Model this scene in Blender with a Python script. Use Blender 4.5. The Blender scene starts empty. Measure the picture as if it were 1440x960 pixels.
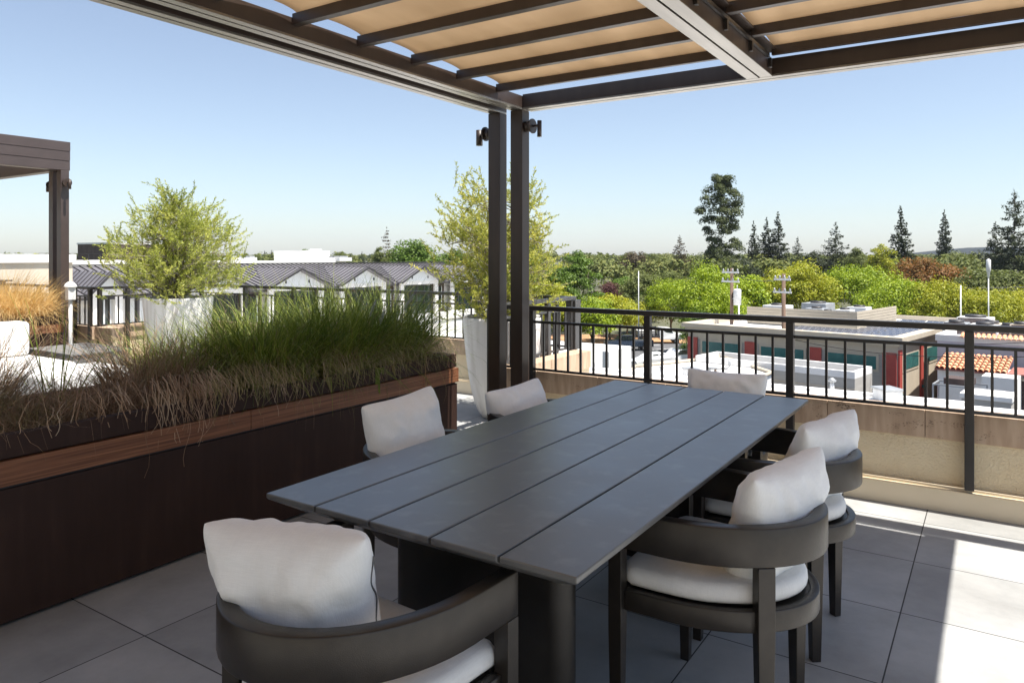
import bpy, bmesh, math, random
import numpy as np
from mathutils import Vector, Matrix, noise

# ------------------------------------------------------------------ basics
SC = bpy.context.scene
COL = SC.collection
R = math.radians
FPX, CX, HY, CAMH = 1029.0, 720.0, 361.0, 1.5
TH = math.atan(678.0 / 1029.0)
SN, CS = math.sin(TH), math.cos(TH)

def at(px, depth):
    """world x,y of the point seen in photo column px at a given depth"""
    a = (px - CX) / FPX
    return ((-SN + a * CS) * depth, (CS + a * SN) * depth)

def zat(py, depth):
    return CAMH + (HY - py) / FPX * depth

# ------------------------------------------------------------------ materials
MATS = {}
def nt(name):
    m = bpy.data.materials.new(name); m.use_nodes = True
    t = m.node_tree
    b = t.nodes['Principled BSDF']
    MATS[name] = m
    return m, t, b

def N(t, typ, **kw):
    n = t.nodes.new(typ)
    for k, v in kw.items():
        if k.startswith('i_'):
            n.inputs[k[2:].replace('_', ' ')].default_value = v
        else:
            setattr(n, k, v)
    return n

def ramp(t, stops, fac=None):
    r = t.nodes.new('ShaderNodeValToRGB')
    e = r.color_ramp.elements
    while len(e) < len(stops): e.new(0.5)
    for i, (p, c) in enumerate(stops):
        e[i].position = p
        e[i].color = (c[0], c[1], c[2], 1) if len(c) == 3 else c
    if fac is not None: t.links.new(fac, r.inputs['Fac'])
    return r

def var_mat(name, c1, c2, scale=3.0, rough=0.6, bump=0.0, bscale=60.0, metallic=0.0, stretch=None,
            detail=6.0, r2=None, coat=0.0, spec=None, sheen=0.0):
    """colour varying between c1 and c2 by noise, with fine bump"""
    m, t, b = nt(name)
    tc = N(t, 'ShaderNodeTexCoord')
    mp = N(t, 'ShaderNodeMapping')
    if stretch: mp.inputs['Scale'].default_value = stretch
    t.links.new(tc.outputs['Object'], mp.inputs['Vector'])
    n = N(t, 'ShaderNodeTexNoise'); n.inputs['Scale'].default_value = scale; n.inputs['Detail'].default_value = detail
    n.inputs['Roughness'].default_value = 0.62
    t.links.new(mp.outputs[0], n.inputs['Vector'])
    r = ramp(t, [(0.3, c1), (0.7, c2)], n.outputs['Fac'])
    t.links.new(r.outputs[0], b.inputs['Base Color'])
    b.inputs['Roughness'].default_value = rough
    b.inputs['Metallic'].default_value = metallic
    if coat: b.inputs['Coat Weight'].default_value = coat
    if spec is not None: b.inputs['Specular IOR Level'].default_value = spec
    if sheen: b.inputs['Sheen Weight'].default_value = sheen
    if r2 is not None:
        mr = N(t, 'ShaderNodeMapRange'); mr.inputs['To Min'].default_value = rough; mr.inputs['To Max'].default_value = r2
        n3 = N(t, 'ShaderNodeTexNoise'); n3.inputs['Scale'].default_value = scale * 2.3; n3.inputs['Detail'].default_value = 5
        t.links.new(mp.outputs[0], n3.inputs['Vector'])
        t.links.new(n3.outputs['Fac'], mr.inputs['Value']); t.links.new(mr.outputs[0], b.inputs['Roughness'])
    if bump:
        n2 = N(t, 'ShaderNodeTexNoise'); n2.inputs['Scale'].default_value = bscale; n2.inputs['Detail'].default_value = 4
        t.links.new(mp.outputs[0], n2.inputs['Vector'])
        bp = N(t, 'ShaderNodeBump'); bp.inputs['Strength'].default_value = bump; bp.inputs['Distance'].default_value = 0.01
        t.links.new(n2.outputs['Fac'], bp.inputs['Height']); t.links.new(bp.outputs[0], b.inputs['Normal'])
    return m

def leaf_mat(name, cols, rough=0.5, trans=0.35, tr_tint=1.0, nscale=0.6, rnd=True):
    """leaves: colour per loose leaf + slow noise, partly translucent"""
    m, t, b = nt(name)
    geo = N(t, 'ShaderNodeNewGeometry')
    tc = N(t, 'ShaderNodeTexCoord')
    n = N(t, 'ShaderNodeTexNoise'); n.inputs['Scale'].default_value = nscale; n.inputs['Detail'].default_value = 3
    t.links.new(tc.outputs['Object'], n.inputs['Vector'])
    mx = N(t, 'ShaderNodeMath', operation='MULTIPLY_ADD')
    mx.inputs[1].default_value = 0.55
    t.links.new(geo.outputs['Random Per Island'], mx.inputs[0])
    sc = N(t, 'ShaderNodeMath', operation='MULTIPLY_ADD'); sc.inputs[1].default_value = 1.3; sc.inputs[2].default_value = -0.42
    t.links.new(n.outputs['Fac'], sc.inputs[0]); t.links.new(sc.outputs[0], mx.inputs[2])
    k = len(cols)
    r = ramp(t, [(i / (k - 1), c) for i, c in enumerate(cols)], mx.outputs[0])
    t.links.new(r.outputs[0], b.inputs['Base Color'])
    b.inputs['Roughness'].default_value = rough
    b.inputs['Specular IOR Level'].default_value = 0.3
    tr = N(t, 'ShaderNodeBsdfTranslucent')
    hs = N(t, 'ShaderNodeHueSaturation'); hs.inputs['Value'].default_value = 1.5 * tr_tint; hs.inputs['Saturation'].default_value = 1.1
    t.links.new(r.outputs[0], hs.inputs['Color']); t.links.new(hs.outputs[0], tr.inputs['Color'])
    mix = N(t, 'ShaderNodeMixShader'); mix.inputs[0].default_value = trans
    t.links.new(b.outputs[0], mix.inputs[1]); t.links.new(tr.outputs[0], mix.inputs[2])
    t.links.new(mix.outputs[0], t.nodes['Material Output'].inputs['Surface'])
    return m

# dark bronze metal of pergola and rails, powder coated
var_mat('bronze', (0.034, 0.022, 0.017), (0.052, 0.035, 0.027), 9, 0.36, 0.04, 200, 0.0, (1, 1, 0.15), r2=0.52, spec=0.5)
var_mat('bronze_far', (0.055, 0.039, 0.036), (0.072, 0.052, 0.048), 4, 0.4, spec=0.6)
var_mat('beam_painted_sheen', (0.20, 0.185, 0.165), (0.36, 0.335, 0.30), 7, 0.26, 0.0, 100, 0.7, (1, 0.1, 1), r2=0.4)  # bronze seen from below, bright grazing reflections put into its colour
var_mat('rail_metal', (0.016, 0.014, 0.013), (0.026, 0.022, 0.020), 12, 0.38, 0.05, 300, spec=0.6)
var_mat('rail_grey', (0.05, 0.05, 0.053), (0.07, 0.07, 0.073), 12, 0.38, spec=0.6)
var_mat('chair_metal', (0.027, 0.0225, 0.019), (0.042, 0.035, 0.029), 14, 0.26, 0.10, 500, 0.35, r2=0.40, spec=0.65)
var_mat('table_base_metal', (0.014, 0.012, 0.010), (0.024, 0.021, 0.018), 10, 0.24, 0.10, 500, 0.4, r2=0.45, spec=0.55)
var_mat('stucco', (0.74, 0.61, 0.41), (0.80, 0.69, 0.49), 6, 0.9, 0.9, 90)
var_mat('base_trim', (0.70, 0.60, 0.44), (0.76, 0.66, 0.50), 2, 0.55, 0.05, 40)
var_mat('white_stucco', (0.72, 0.70, 0.66), (0.82, 0.80, 0.77), 1.2, 0.85, 0.15, 20)
var_mat('white_roof', (0.70, 0.69, 0.67), (0.84, 0.83, 0.81), 0.35, 0.8)
var_mat('white_panel', (0.66, 0.68, 0.68), (0.76, 0.78, 0.78), 1.5, 0.7, stretch=(1, 8, 0.3))
var_mat('cream_wall', (0.55, 0.47, 0.36), (0.64, 0.56, 0.45), 0.5, 0.85)
var_mat('taupe_wall', (0.36, 0.34, 0.31), (0.44, 0.42, 0.38), 0.7, 0.85, stretch=(1, 1, 6))
var_mat('cornice_stone', (0.46, 0.40, 0.31), (0.54, 0.47, 0.37), 1, 0.8)
var_mat('red_paint', (0.36, 0.055, 0.045), (0.44, 0.08, 0.06), 2, 0.6)
var_mat('teal_panel', (0.02, 0.11, 0.11), (0.035, 0.16, 0.15), 1.5, 0.25, spec=0.6)
var_mat('brown_siding', (0.055, 0.035, 0.03), (0.10, 0.065, 0.055), 2, 0.7, stretch=(1, 9, 0.4))
var_mat('dark_glass', (0.010, 0.016, 0.016), (0.03, 0.045, 0.042), 0.7, 0.08, spec=0.8)
var_mat('dark_trim', (0.03, 0.028, 0.03), (0.05, 0.046, 0.048), 3, 0.5)
var_mat('solar', (0.055, 0.06, 0.085), (0.09, 0.095, 0.12), 0.8, 0.25, spec=0.6)
var_mat('grey_metal', (0.30, 0.31, 0.32), (0.45, 0.46, 0.47), 3, 0.45, metallic=0.3)
var_mat('duct_white', (0.6, 0.6, 0.6), (0.75, 0.75, 0.74), 3, 0.5)
var_mat('wood_pole', (0.10, 0.065, 0.045), (0.20, 0.13, 0.09), 8, 0.85, 0.3, 30, stretch=(1, 1, 0.1))
var_mat('bark', (0.10, 0.075, 0.055), (0.22, 0.18, 0.14), 14, 0.9, 0.6, 60, stretch=(1, 1, 0.3))
var_mat('olive_bark', (0.22, 0.19, 0.15), (0.38, 0.33, 0.27), 14, 0.9, 0.5, 60, stretch=(1, 1, 0.3))
var_mat('soil', (0.025, 0.017, 0.011), (0.06, 0.04, 0.026), 20, 0.95, 0.8, 40)
var_mat('asphalt', (0.085, 0.085, 0.09), (0.12, 0.12, 0.125), 0.6, 0.85)
var_mat('paint_line', (0.7, 0.7, 0.68), (0.8, 0.8, 0.78), 4, 0.7)
var_mat('earth', (0.34, 0.18, 0.09), (0.50, 0.29, 0.15), 0.5, 0.95)
var_mat('ground', (0.055, 0.065, 0.03), (0.13, 0.12, 0.07), 0.02, 0.95)
var_mat('hill', (0.05, 0.06, 0.045), (0.08, 0.085, 0.06), 0.004, 0.95)
var_mat('outdoor_fabric', (0.74, 0.73, 0.71), (0.80, 0.79, 0.77), 5, 0.9, 0.2, 300, sheen=0.1)
var_mat('coffee_top', (0.14, 0.14, 0.14), (0.19, 0.19, 0.185), 5, 0.7)
var_mat('car_white', (0.7, 0.7, 0.7), (0.76, 0.76, 0.76), 1, 0.25, coat=0.6)
var_mat('car_dark', (0.012, 0.018, 0.03), (0.02, 0.028, 0.045), 1, 0.22, coat=0.8)
var_mat('tyre', (0.012, 0.012, 0.012), (0.02, 0.02, 0.02), 5, 0.85)
var_mat('rim', (0.35, 0.35, 0.36), (0.5, 0.5, 0.5), 5, 0.3, metallic=0.8)
var_mat('pink_stucco', (0.50, 0.44, 0.46), (0.60, 0.54, 0.55), 0.8, 0.85)
var_mat('rust_roof', (0.24, 0.09, 0.07), (0.36, 0.15, 0.12), 2.5, 0.8)
var_mat('ash_tile', (0.52, 0.20, 0.10), (0.80, 0.42, 0.24), 3.5, 0.8)
var_mat('lamp_red', (0.5, 0.04, 0.03), (0.6, 0.06, 0.04), 2, 0.4)
var_mat('zipper', (0.10, 0.10, 0.10), (0.16, 0.16, 0.16), 50, 0.5)
var_mat('cactus', (0.30, 0.36, 0.26), (0.42, 0.48, 0.36), 5, 0.8)

# corten planter steel
def corten():
    m, t, b = nt('planter_steel')
    tc = N(t, 'ShaderNodeTexCoord')
    n1 = N(t, 'ShaderNodeTexNoise'); n1.inputs['Scale'].default_value = 2.2; n1.inputs['Detail'].default_value = 8
    mp = N(t, 'ShaderNodeMapping'); mp.inputs['Scale'].default_value = (6, 6, 0.7)
    t.links.new(tc.outputs['Object'], mp.inputs['Vector'])
    n2 = N(t, 'ShaderNodeTexNoise'); n2.inputs['Scale'].default_value = 3.0; n2.inputs['Detail'].default_value = 9
    t.links.new(tc.outputs['Object'], n1.inputs['Vector']); t.links.new(mp.outputs[0], n2.inputs['Vector'])
    mm = N(t, 'ShaderNodeMath', operation='MULTIPLY_ADD'); mm.inputs[1].default_value = 0.5
    h = N(t, 'ShaderNodeMath', operation='MULTIPLY'); h.inputs[1].default_value = 0.5
    t.links.new(n2.outputs['Fac'], h.inputs[0])
    t.links.new(n1.outputs['Fac'], mm.inputs[0]); t.links.new(h.outputs[0], mm.inputs[2])
    r = ramp(t, [(0.32, (0.030, 0.0155, 0.0115)), (0.55, (0.041, 0.0215, 0.016)), (0.72, (0.060, 0.033, 0.024))], mm.outputs[0])
    t.links.new(r.outputs[0], b.inputs['Base Color'])
    b.inputs['Roughness'].default_value = 0.62; b.inputs['Specular IOR Level'].default_value = 0.25
    # sparse dust specks
    v = N(t, 'ShaderNodeTexVoronoi'); v.inputs['Scale'].default_value = 9
    t.links.new(tc.outputs['Object'], v.inputs['Vector'])
    n3 = N(t, 'ShaderNodeTexNoise'); n3.inputs['Scale'].default_value = 120
    t.links.new(tc.outputs['Object'], n3.inputs['Vector'])
    bp = N(t, 'ShaderNodeBump'); bp.inputs['Strength'].default_value = 0.12; bp.inputs['Distance'].default_value = 0.004
    t.links.new(n3.outputs['Fac'], bp.inputs['Height']); t.links.new(bp.outputs[0], b.inputs['Normal'])
corten()

def ipe():
    m, t, b = nt('ipe_wood')
    tc = N(t, 'ShaderNodeTexCoord')
    mp = N(t, 'ShaderNodeMapping'); mp.inputs['Scale'].default_value = (3, 0.35, 22)
    t.links.new(tc.outputs['Object'], mp.inputs['Vector'])
    n = N(t, 'ShaderNodeTexNoise'); n.inputs['Scale'].default_value = 5; n.inputs['Detail'].default_value = 9; n.inputs['Distortion'].default_value = 0.6
    t.links.new(mp.outputs[0], n.inputs['Vector'])
    r = ramp(t, [(0.28, (0.10, 0.040, 0.020)), (0.5, (0.21, 0.085, 0.040)), (0.72, (0.32, 0.145, 0.072))], n.outputs['Fac'])
    t.links.new(r.outputs[0], b.inputs['Base Color']); b.inputs['Roughness'].default_value = 0.5
    bp = N(t, 'ShaderNodeBump'); bp.inputs['Strength'].default_value = 0.25; bp.inputs['Distance'].default_value = 0.003
    t.links.new(n.outputs['Fac'], bp.inputs['Height']); t.links.new(bp.outputs[0], b.inputs['Normal'])
ipe()

def tabletop():
    m, t, b = nt('table_metal')
    tc = N(t, 'ShaderNodeTexCoord')
    n1 = N(t, 'ShaderNodeTexNoise'); n1.inputs['Scale'].default_value = 2.4; n1.inputs['Detail'].default_value = 7; n1.inputs['Roughness'].default_value = 0.7
    n2 = N(t, 'ShaderNodeTexNoise'); n2.inputs['Scale'].default_value = 260; n2.inputs['Detail'].default_value = 3
    t.links.new(tc.outputs['Object'], n1.inputs['Vector']); t.links.new(tc.outputs['Object'], n2.inputs['Vector'])
    r = ramp(t, [(0.3, (0.070, 0.070, 0.071)), (0.7, (0.112, 0.112, 0.112))], n1.outputs['Fac'])
    # faint dried water marks
    v = N(t, 'ShaderNodeTexVoronoi', feature='SMOOTH_F1'); v.inputs['Scale'].default_value = 7
    nd = N(t, 'ShaderNodeTexNoise'); nd.inputs['Scale'].default_value = 14; nd.inputs['Detail'].default_value = 6
    t.links.new(tc.outputs['Object'], nd.inputs['Vector'])
    t.links.new(nd.outputs['Color'], v.inputs['Vector'])
    rr = ramp(t, [(0.54, (0, 0, 0)), (0.72, (1, 1, 1))], nd.outputs['Fac'])
    mx = N(t, 'ShaderNodeMix', data_type='RGBA')
    ms = N(t, 'ShaderNodeMath', operation='MULTIPLY'); ms.inputs[1].default_value = 0.6
    t.links.new(rr.outputs[0], ms.inputs[0]); t.links.new(ms.outputs[0], mx.inputs[0])
    t.links.new(r.outputs[0], mx.inputs[6]); mx.inputs[7].default_value = (0.17, 0.168, 0.165, 1)
    t.links.new(mx.outputs[2], b.inputs['Base Color'])
    mr = N(t, 'ShaderNodeMapRange'); mr.inputs['To Min'].default_value = 0.20; mr.inputs['To Max'].default_value = 0.56
    t.links.new(n1.outputs['Fac'], mr.inputs['Value']); t.links.new(mr.outputs[0], b.inputs['Roughness'])
    b.inputs['Metallic'].default_value = 0.1; b.inputs['Specular IOR Level'].default_value = 0.9; b.inputs['Coat Weight'].default_value = 0.5; b.inputs['Coat Roughness'].default_value = 0.32
    bp = N(t, 'ShaderNodeBump'); bp.inputs['Strength'].default_value = 0.10; bp.inputs['Distance'].default_value = 0.002
    t.links.new(n2.outputs['Fac'], bp.inputs['Height']); t.links.new(bp.outputs[0], b.inputs['Normal'])
tabletop()

def tiles():
    m, t, b = nt('floor_tile')
    tc = N(t, 'ShaderNodeTexCoord')
    sx = N(t, 'ShaderNodeSeparateXYZ'); t.links.new(tc.outputs['Object'], sx.inputs[0])
    joints = []; ids = []
    for ax, off in (('X', 0.33 + 0.62 * 40), ('Y', 0.62 * 40 - 1.62)):
        a = N(t, 'ShaderNodeMath', operation='ADD'); a.inputs[1].default_value = off
        t.links.new(sx.outputs[ax], a.inputs[0])
        d = N(t, 'ShaderNodeMath', operation='DIVIDE'); d.inputs[1].default_value = 0.62
        t.links.new(a.outputs[0], d.inputs[0])
        f = N(t, 'ShaderNodeMath', operation='FRACT'); t.links.new(d.outputs[0], f.inputs[0])
        fl = N(t, 'ShaderNodeMath', operation='FLOOR'); t.links.new(d.outputs[0], fl.inputs[0]); ids.append(fl)
        pp = N(t, 'ShaderNodeMath', operation='PINGPONG'); pp.inputs[1].default_value = 0.5
        t.links.new(f.outputs[0], pp.inputs[0])
        joints.append(pp)
    mn = N(t, 'ShaderNodeMath', operation='MINIMUM')
    t.links.new(joints[0].outputs[0], mn.inputs[0]); t.links.new(joints[1].outputs[0], mn.inputs[1])
    j = N(t, 'ShaderNodeMapRange'); j.inputs['From Min'].default_value = 0.0030; j.inputs['From Max'].default_value = 0.0052
    t.links.new(mn.outputs[0], j.inputs['Value'])
    cb = N(t, 'ShaderNodeCombineXYZ'); t.links.new(ids[0].outputs[0], cb.inputs[0]); t.links.new(ids[1].outputs[0], cb.inputs[1])
    wn = N(t, 'ShaderNodeTexWhiteNoise', noise_dimensions='3D'); t.links.new(cb.outputs[0], wn.inputs['Vector'])
    va = N(t, 'ShaderNodeVectorMath', operation='MULTIPLY_ADD'); va.inputs[1].default_value = (13, 7, 3)
    t.links.new(wn.outputs['Color'], va.inputs[0]); t.links.new(tc.outputs['Object'], va.inputs[2])
    n1 = N(t, 'ShaderNodeTexNoise'); n1.inputs['Scale'].default_value = 3.2; n1.inputs['Detail'].default_value = 10; n1.inputs['Roughness'].default_value = 0.68
    t.links.new(va.outputs[0], n1.inputs['Vector'])
    r = ramp(t, [(0.30, (0.325, 0.332, 0.330)), (0.5, (0.395, 0.402, 0.399)), (0.72, (0.465, 0.471, 0.467))], n1.outputs['Fac'])
    # per tile lightness
    mv = N(t, 'ShaderNodeMapRange'); mv.inputs['To Min'].default_value = 0.86; mv.inputs['To Max'].default_value = 1.08
    t.links.new(wn.outputs['Value'], mv.inputs['Value'])
    hs = N(t, 'ShaderNodeHueSaturation'); t.links.new(r.outputs[0], hs.inputs['Color']); t.links.new(mv.outputs[0], hs.inputs['Value'])
    # faint stains over the whole floor
    ns = N(t, 'ShaderNodeTexNoise'); ns.inputs['Scale'].default_value = 1.1; ns.inputs['Detail'].default_value = 5
    t.links.new(tc.outputs['Object'], ns.inputs['Vector'])
    rs = ramp(t, [(0.32, (0.76, 0.745, 0.73)), (0.62, (1, 1, 1))], ns.outputs['Fac'])
    ml = N(t, 'ShaderNodeMix', data_type='RGBA', blend_type='MULTIPLY'); ml.inputs[0].default_value = 1
    t.links.new(hs.outputs[0], ml.inputs[6]); t.links.new(rs.outputs[0], ml.inputs[7])
    mx = N(t, 'ShaderNodeMix', data_type='RGBA')
    t.links.new(j.outputs[0], mx.inputs[0]); mx.inputs[6].default_value = (0.02, 0.019, 0.018, 1)
    t.links.new(ml.outputs[2], mx.inputs[7])
    t.links.new(mx.outputs[2], b.inputs['Base Color'])
    b.inputs['Roughness'].default_value = 0.62
    n2 = N(t, 'ShaderNodeTexNoise'); n2.inputs['Scale'].default_value = 90; n2.inputs['Detail'].default_value = 5
    t.links.new(tc.outputs['Object'], n2.inputs['Vector'])
    ad = N(t, 'ShaderNodeMath', operation='MULTIPLY_ADD'); ad.inputs[1].default_value = 6.0
    t.links.new(j.outputs[0], ad.inputs[0]); t.links.new(n2.outputs['Fac'], ad.inputs[2])
    bp = N(t, 'ShaderNodeBump'); bp.inputs['Strength'].default_value = 0.25; bp.inputs['Distance'].default_value = 0.0015
    t.links.new(ad.outputs[0], bp.inputs['Height']); t.links.new(bp.outputs[0], b.inputs['Normal'])
tiles()

def travertine():
    m, t, b = nt('travertine')
    tc = N(t, 'ShaderNodeTexCoord')
    mp = N(t, 'ShaderNodeMapping'); mp.inputs['Scale'].default_value = (14, 14, 2.2)
    t.links.new(tc.outputs['Object'], mp.inputs['Vector'])
    n = N(t, 'ShaderNodeTexNoise'); n.inputs['Scale'].default_value = 1.6; n.inputs['Detail'].default_value = 8
    t.links.new(mp.outputs[0], n.inputs['Vector'])
    r = ramp(t, [(0.3, (0.40, 0.28, 0.19)), (0.55, (0.51, 0.37, 0.26)), (0.75, (0.60, 0.46, 0.34))], n.outputs['Fac'])
    mp2 = N(t, 'ShaderNodeMapping'); mp2.inputs['Scale'].default_value = (1.0, 1.0, 2.2)
    t.links.new(tc.outputs['Object'], mp2.inputs['Vector'])
    n2 = N(t, 'ShaderNodeTexNoise'); n2.inputs['Scale'].default_value = 95; n2.inputs['Detail'].default_value = 5; n2.inputs['Distortion'].default_value = 0.8
    t.links.new(mp2.outputs[0], n2.inputs['Vector'])
    n4 = N(t, 'ShaderNodeTexNoise'); n4.inputs['Scale'].default_value = 6
    t.links.new(mp2.outputs[0], n4.inputs['Vector'])
    mu = N(t, 'ShaderNodeMath', operation='MULTIPLY'); t.links.new(n2.outputs['Fac'], mu.inputs[0]); t.links.new(n4.outputs['Fac'], mu.inputs[1])
    pit = ramp(t, [(0.375, (0, 0, 0)), (0.41, (1, 1, 1))], mu.outputs[0])
    mx = N(t, 'ShaderNodeMix', data_type='RGBA'); t.links.new(pit.outputs[0], mx.inputs[0])
    t.links.new(r.outputs[0], mx.inputs[6]); mx.inputs[7].default_value = (0.16, 0.10, 0.065, 1)
    t.links.new(mx.outputs[2], b.inputs['Base Color']); b.inputs['Roughness'].default_value = 0.75
    bp = N(t, 'ShaderNodeBump', invert=True); bp.inputs['Strength'].default_value = 0.7; bp.inputs['Distance'].default_value = 0.006
    t.links.new(pit.outputs[0], bp.inputs['Height']); t.links.new(bp.outputs[0], b.inputs['Normal'])
travertine()

def linen(name, c1, c2, sc=520):
    m, t, b = nt(name)
    tc = N(t, 'ShaderNodeTexCoord')
    n = N(t, 'ShaderNodeTexNoise'); n.inputs['Scale'].default_value = 9; n.inputs['Detail'].default_value = 6
    t.links.new(tc.outputs['Object'], n.inputs['Vector'])
    hs = []
    for st in ((1, 0.06, 0.06), (0.06, 0.06, 1), (0.06, 1, 0.06)):
        mp = N(t, 'ShaderNodeMapping'); mp.inputs['Scale'].default_value = st
        t.links.new(tc.outputs['Object'], mp.inputs['Vector'])
        q = N(t, 'ShaderNodeTexNoise'); q.inputs['Scale'].default_value = sc; q.inputs['Detail'].default_value = 2
        t.links.new(mp.outputs[0], q.inputs['Vector']); hs.append(q)
    a = N(t, 'ShaderNodeMath', operation='ADD'); t.links.new(hs[0].outputs['Fac'], a.inputs[0]); t.links.new(hs[1].outputs['Fac'], a.inputs[1])
    a2 = N(t, 'ShaderNodeMath', operation='ADD'); t.links.new(a.outputs[0], a2.inputs[0]); t.links.new(hs[2].outputs['Fac'], a2.inputs[1])
    mr = N(t, 'ShaderNodeMapRange'); mr.inputs['From Min'].default_value = 1.1; mr.inputs['From Max'].default_value = 1.9
    mr.inputs['To Min'].default_value = -0.22; mr.inputs['To Max'].default_value = 0.22
    t.links.new(a2.outputs[0], mr.inputs['Value'])
    ad = N(t, 'ShaderNodeMath', operation='ADD'); t.links.new(n.outputs['Fac'], ad.inputs[0]); t.links.new(mr.outputs[0], ad.inputs[1])
    r = ramp(t, [(0.25, c1), (0.75, c2)], ad.outputs[0])
    t.links.new(r.outputs[0], b.inputs['Base Color'])
    b.inputs['Roughness'].default_value = 0.95; b.inputs['Sheen Weight'].default_value = 0.15
    b.inputs['Specular IOR Level'].default_value = 0.2
    bp = N(t, 'ShaderNodeBump'); bp.inputs['Strength'].default_value = 0.30; bp.inputs['Distance'].default_value = 0.0015
    t.links.new(a2.outputs[0], bp.inputs['Height'])
    n5 = N(t, 'ShaderNodeTexNoise'); n5.inputs['Scale'].default_value = 16; n5.inputs['Detail'].default_value = 3; n5.inputs['Distortion'].default_value = 0.8
    t.links.new(tc.outputs['Object'], n5.inputs['Vector'])
    b2 = N(t, 'ShaderNodeBump'); b2.inputs['Strength'].default_value = 0.28; b2.inputs['Distance'].default_value = 0.010
    t.links.new(n5.outputs['Fac'], b2.inputs['Height']); t.links.new(bp.outputs[0], b2.inputs['Normal'])
    t.links.new(b2.outputs[0], b.inputs['Normal'])
linen('pillow_linen', (0.83, 0.825, 0.81), (0.90, 0.895, 0.88))
linen('seat_linen', (0.76, 0.745, 0.72), (0.84, 0.825, 0.80))

def pot_white():
    m, t, b = nt('pot_plaster')
    tc = N(t, 'ShaderNodeTexCoord')
    mp = N(t, 'ShaderNodeMapping'); mp.inputs['Scale'].default_value = (1, 1, 0.12)
    t.links.new(tc.outputs['Object'], mp.inputs['Vector'])
    n = N(t, 'ShaderNodeTexNoise'); n.inputs['Scale'].default_value = 11; n.inputs['Detail'].default_value = 8
    t.links.new(mp.outputs[0], n.inputs['Vector'])
    r = ramp(t, [(0.3, (0.58, 0.555, 0.52)), (0.5, (0.74, 0.725, 0.70)), (0.7, (0.80, 0.79, 0.77))], n.outputs['Fac'])
    t.links.new(r.outputs[0], b.inputs['Base Color']); b.inputs['Roughness'].default_value = 0.85
    bp = N(t, 'ShaderNodeBump'); bp.inputs['Strength'].default_value = 0.8; bp.inputs['Distance'].default_value = 0.012
    t.links.new(n.outputs['Fac'], bp.inputs['Height']); t.links.new(bp.outputs[0], b.inputs['Normal'])
pot_white()

def canopy_mat():
    m, t, b = nt('canopy_fabric')
    tc = N(t, 'ShaderNodeTexCoord')
    mp = N(t, 'ShaderNodeMapping'); mp.inputs['Scale'].default_value = (2.2, 0.5, 1)
    t.links.new(tc.outputs['Object'], mp.inputs['Vector'])
    n = N(t, 'ShaderNodeTexNoise'); n.inputs['Scale'].default_value = 2.5; n.inputs['Detail'].default_value = 4
    t.links.new(mp.outputs[0], n.inputs['Vector'])
    # woven fabric with two sewn seams
    r = ramp(t, [(0.3, (0.57, 0.455, 0.325)), (0.7, (0.66, 0.54, 0.40))], n.outputs['Fac'])
    t.links.new(r.outputs[0], b.inputs['Base Color']); b.inputs['Roughness'].default_value = 0.9
    b.inputs['Specular IOR Level'].default_value = 0.15
    tr = N(t, 'ShaderNodeBsdfTranslucent'); t.links.new(r.outputs[0], tr.inputs['Color'])
    mix = N(t, 'ShaderNodeMixShader'); mix.inputs[0].default_value = 0.50
    t.links.new(b.outputs[0], mix.inputs[1]); t.links.new(tr.outputs[0], mix.inputs[2])
    t.links.new(mix.outputs[0], t.nodes['Material Output'].inputs['Surface'])
canopy_mat()

def seam_roof():
    m, t, b = nt('metal_roof')
    tc = N(t, 'ShaderNodeTexCoord')
    n = N(t, 'ShaderNodeTexNoise'); n.inputs['Scale'].default_value = 0.6; n.inputs['Detail'].default_value = 5
    t.links.new(tc.outputs['Object'], n.inputs['Vector'])
    r = ramp(t, [(0.3, (0.125, 0.118, 0.128)), (0.7, (0.175, 0.166, 0.178))], n.outputs['Fac'])
    t.links.new(r.outputs[0], b.inputs['Base Color']); b.inputs['Roughness'].default_value = 0.5
seam_roof()

# grass and leaves
leaf_mat('grass_green', [(0.05, 0.08, 0.012), (0.12, 0.17, 0.022), (0.25, 0.30, 0.05), (0.55, 0.52, 0.17)], 0.5, 0.2, nscale=3)
leaf_mat('grass_mixed', [(0.06, 0.07, 0.022), (0.16, 0.15, 0.05), (0.34, 0.27, 0.12), (0.50, 0.37, 0.22)], 0.6, 0.15, nscale=4)
leaf_mat('grass_brown', [(0.13, 0.075, 0.045), (0.26, 0.16, 0.095), (0.42, 0.28, 0.175), (0.58, 0.42, 0.28)], 0.6, 0.15, nscale=4)
leaf_mat('grass_straw', [(0.20, 0.13, 0.08), (0.36, 0.25, 0.16), (0.50, 0.37, 0.25), (0.62, 0.48, 0.34)], 0.6, 0.15, nscale=4)
leaf_mat('grass_gold', [(0.36, 0.24, 0.09), (0.52, 0.36, 0.15), (0.66, 0.49, 0.24), (0.74, 0.59, 0.34)], 0.6, 0.35, nscale=3)
leaf_mat('olive_leaf', [(0.13, 0.16, 0.035), (0.27, 0.30, 0.06), (0.44, 0.43, 0.10), (0.62, 0.56, 0.15)], 0.45, 0.35, nscale=3.0)
leaf_mat('olive_leaf_green', [(0.11, 0.14, 0.03), (0.26, 0.30, 0.06), (0.43, 0.45, 0.10), (0.62, 0.59, 0.18)], 0.45, 0.32, nscale=3.0)
leaf_mat('leaf_bright', [(0.09, 0.15, 0.010), (0.20, 0.28, 0.014), (0.33, 0.40, 0.02), (0.46, 0.50, 0.03)], 0.5, 0.22, nscale=0.35)
leaf_mat('leaf_yellow', [(0.14, 0.18, 0.015), (0.27, 0.30, 0.02), (0.40, 0.38, 0.03), (0.50, 0.37, 0.045)], 0.5, 0.22, nscale=0.3)
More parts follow.
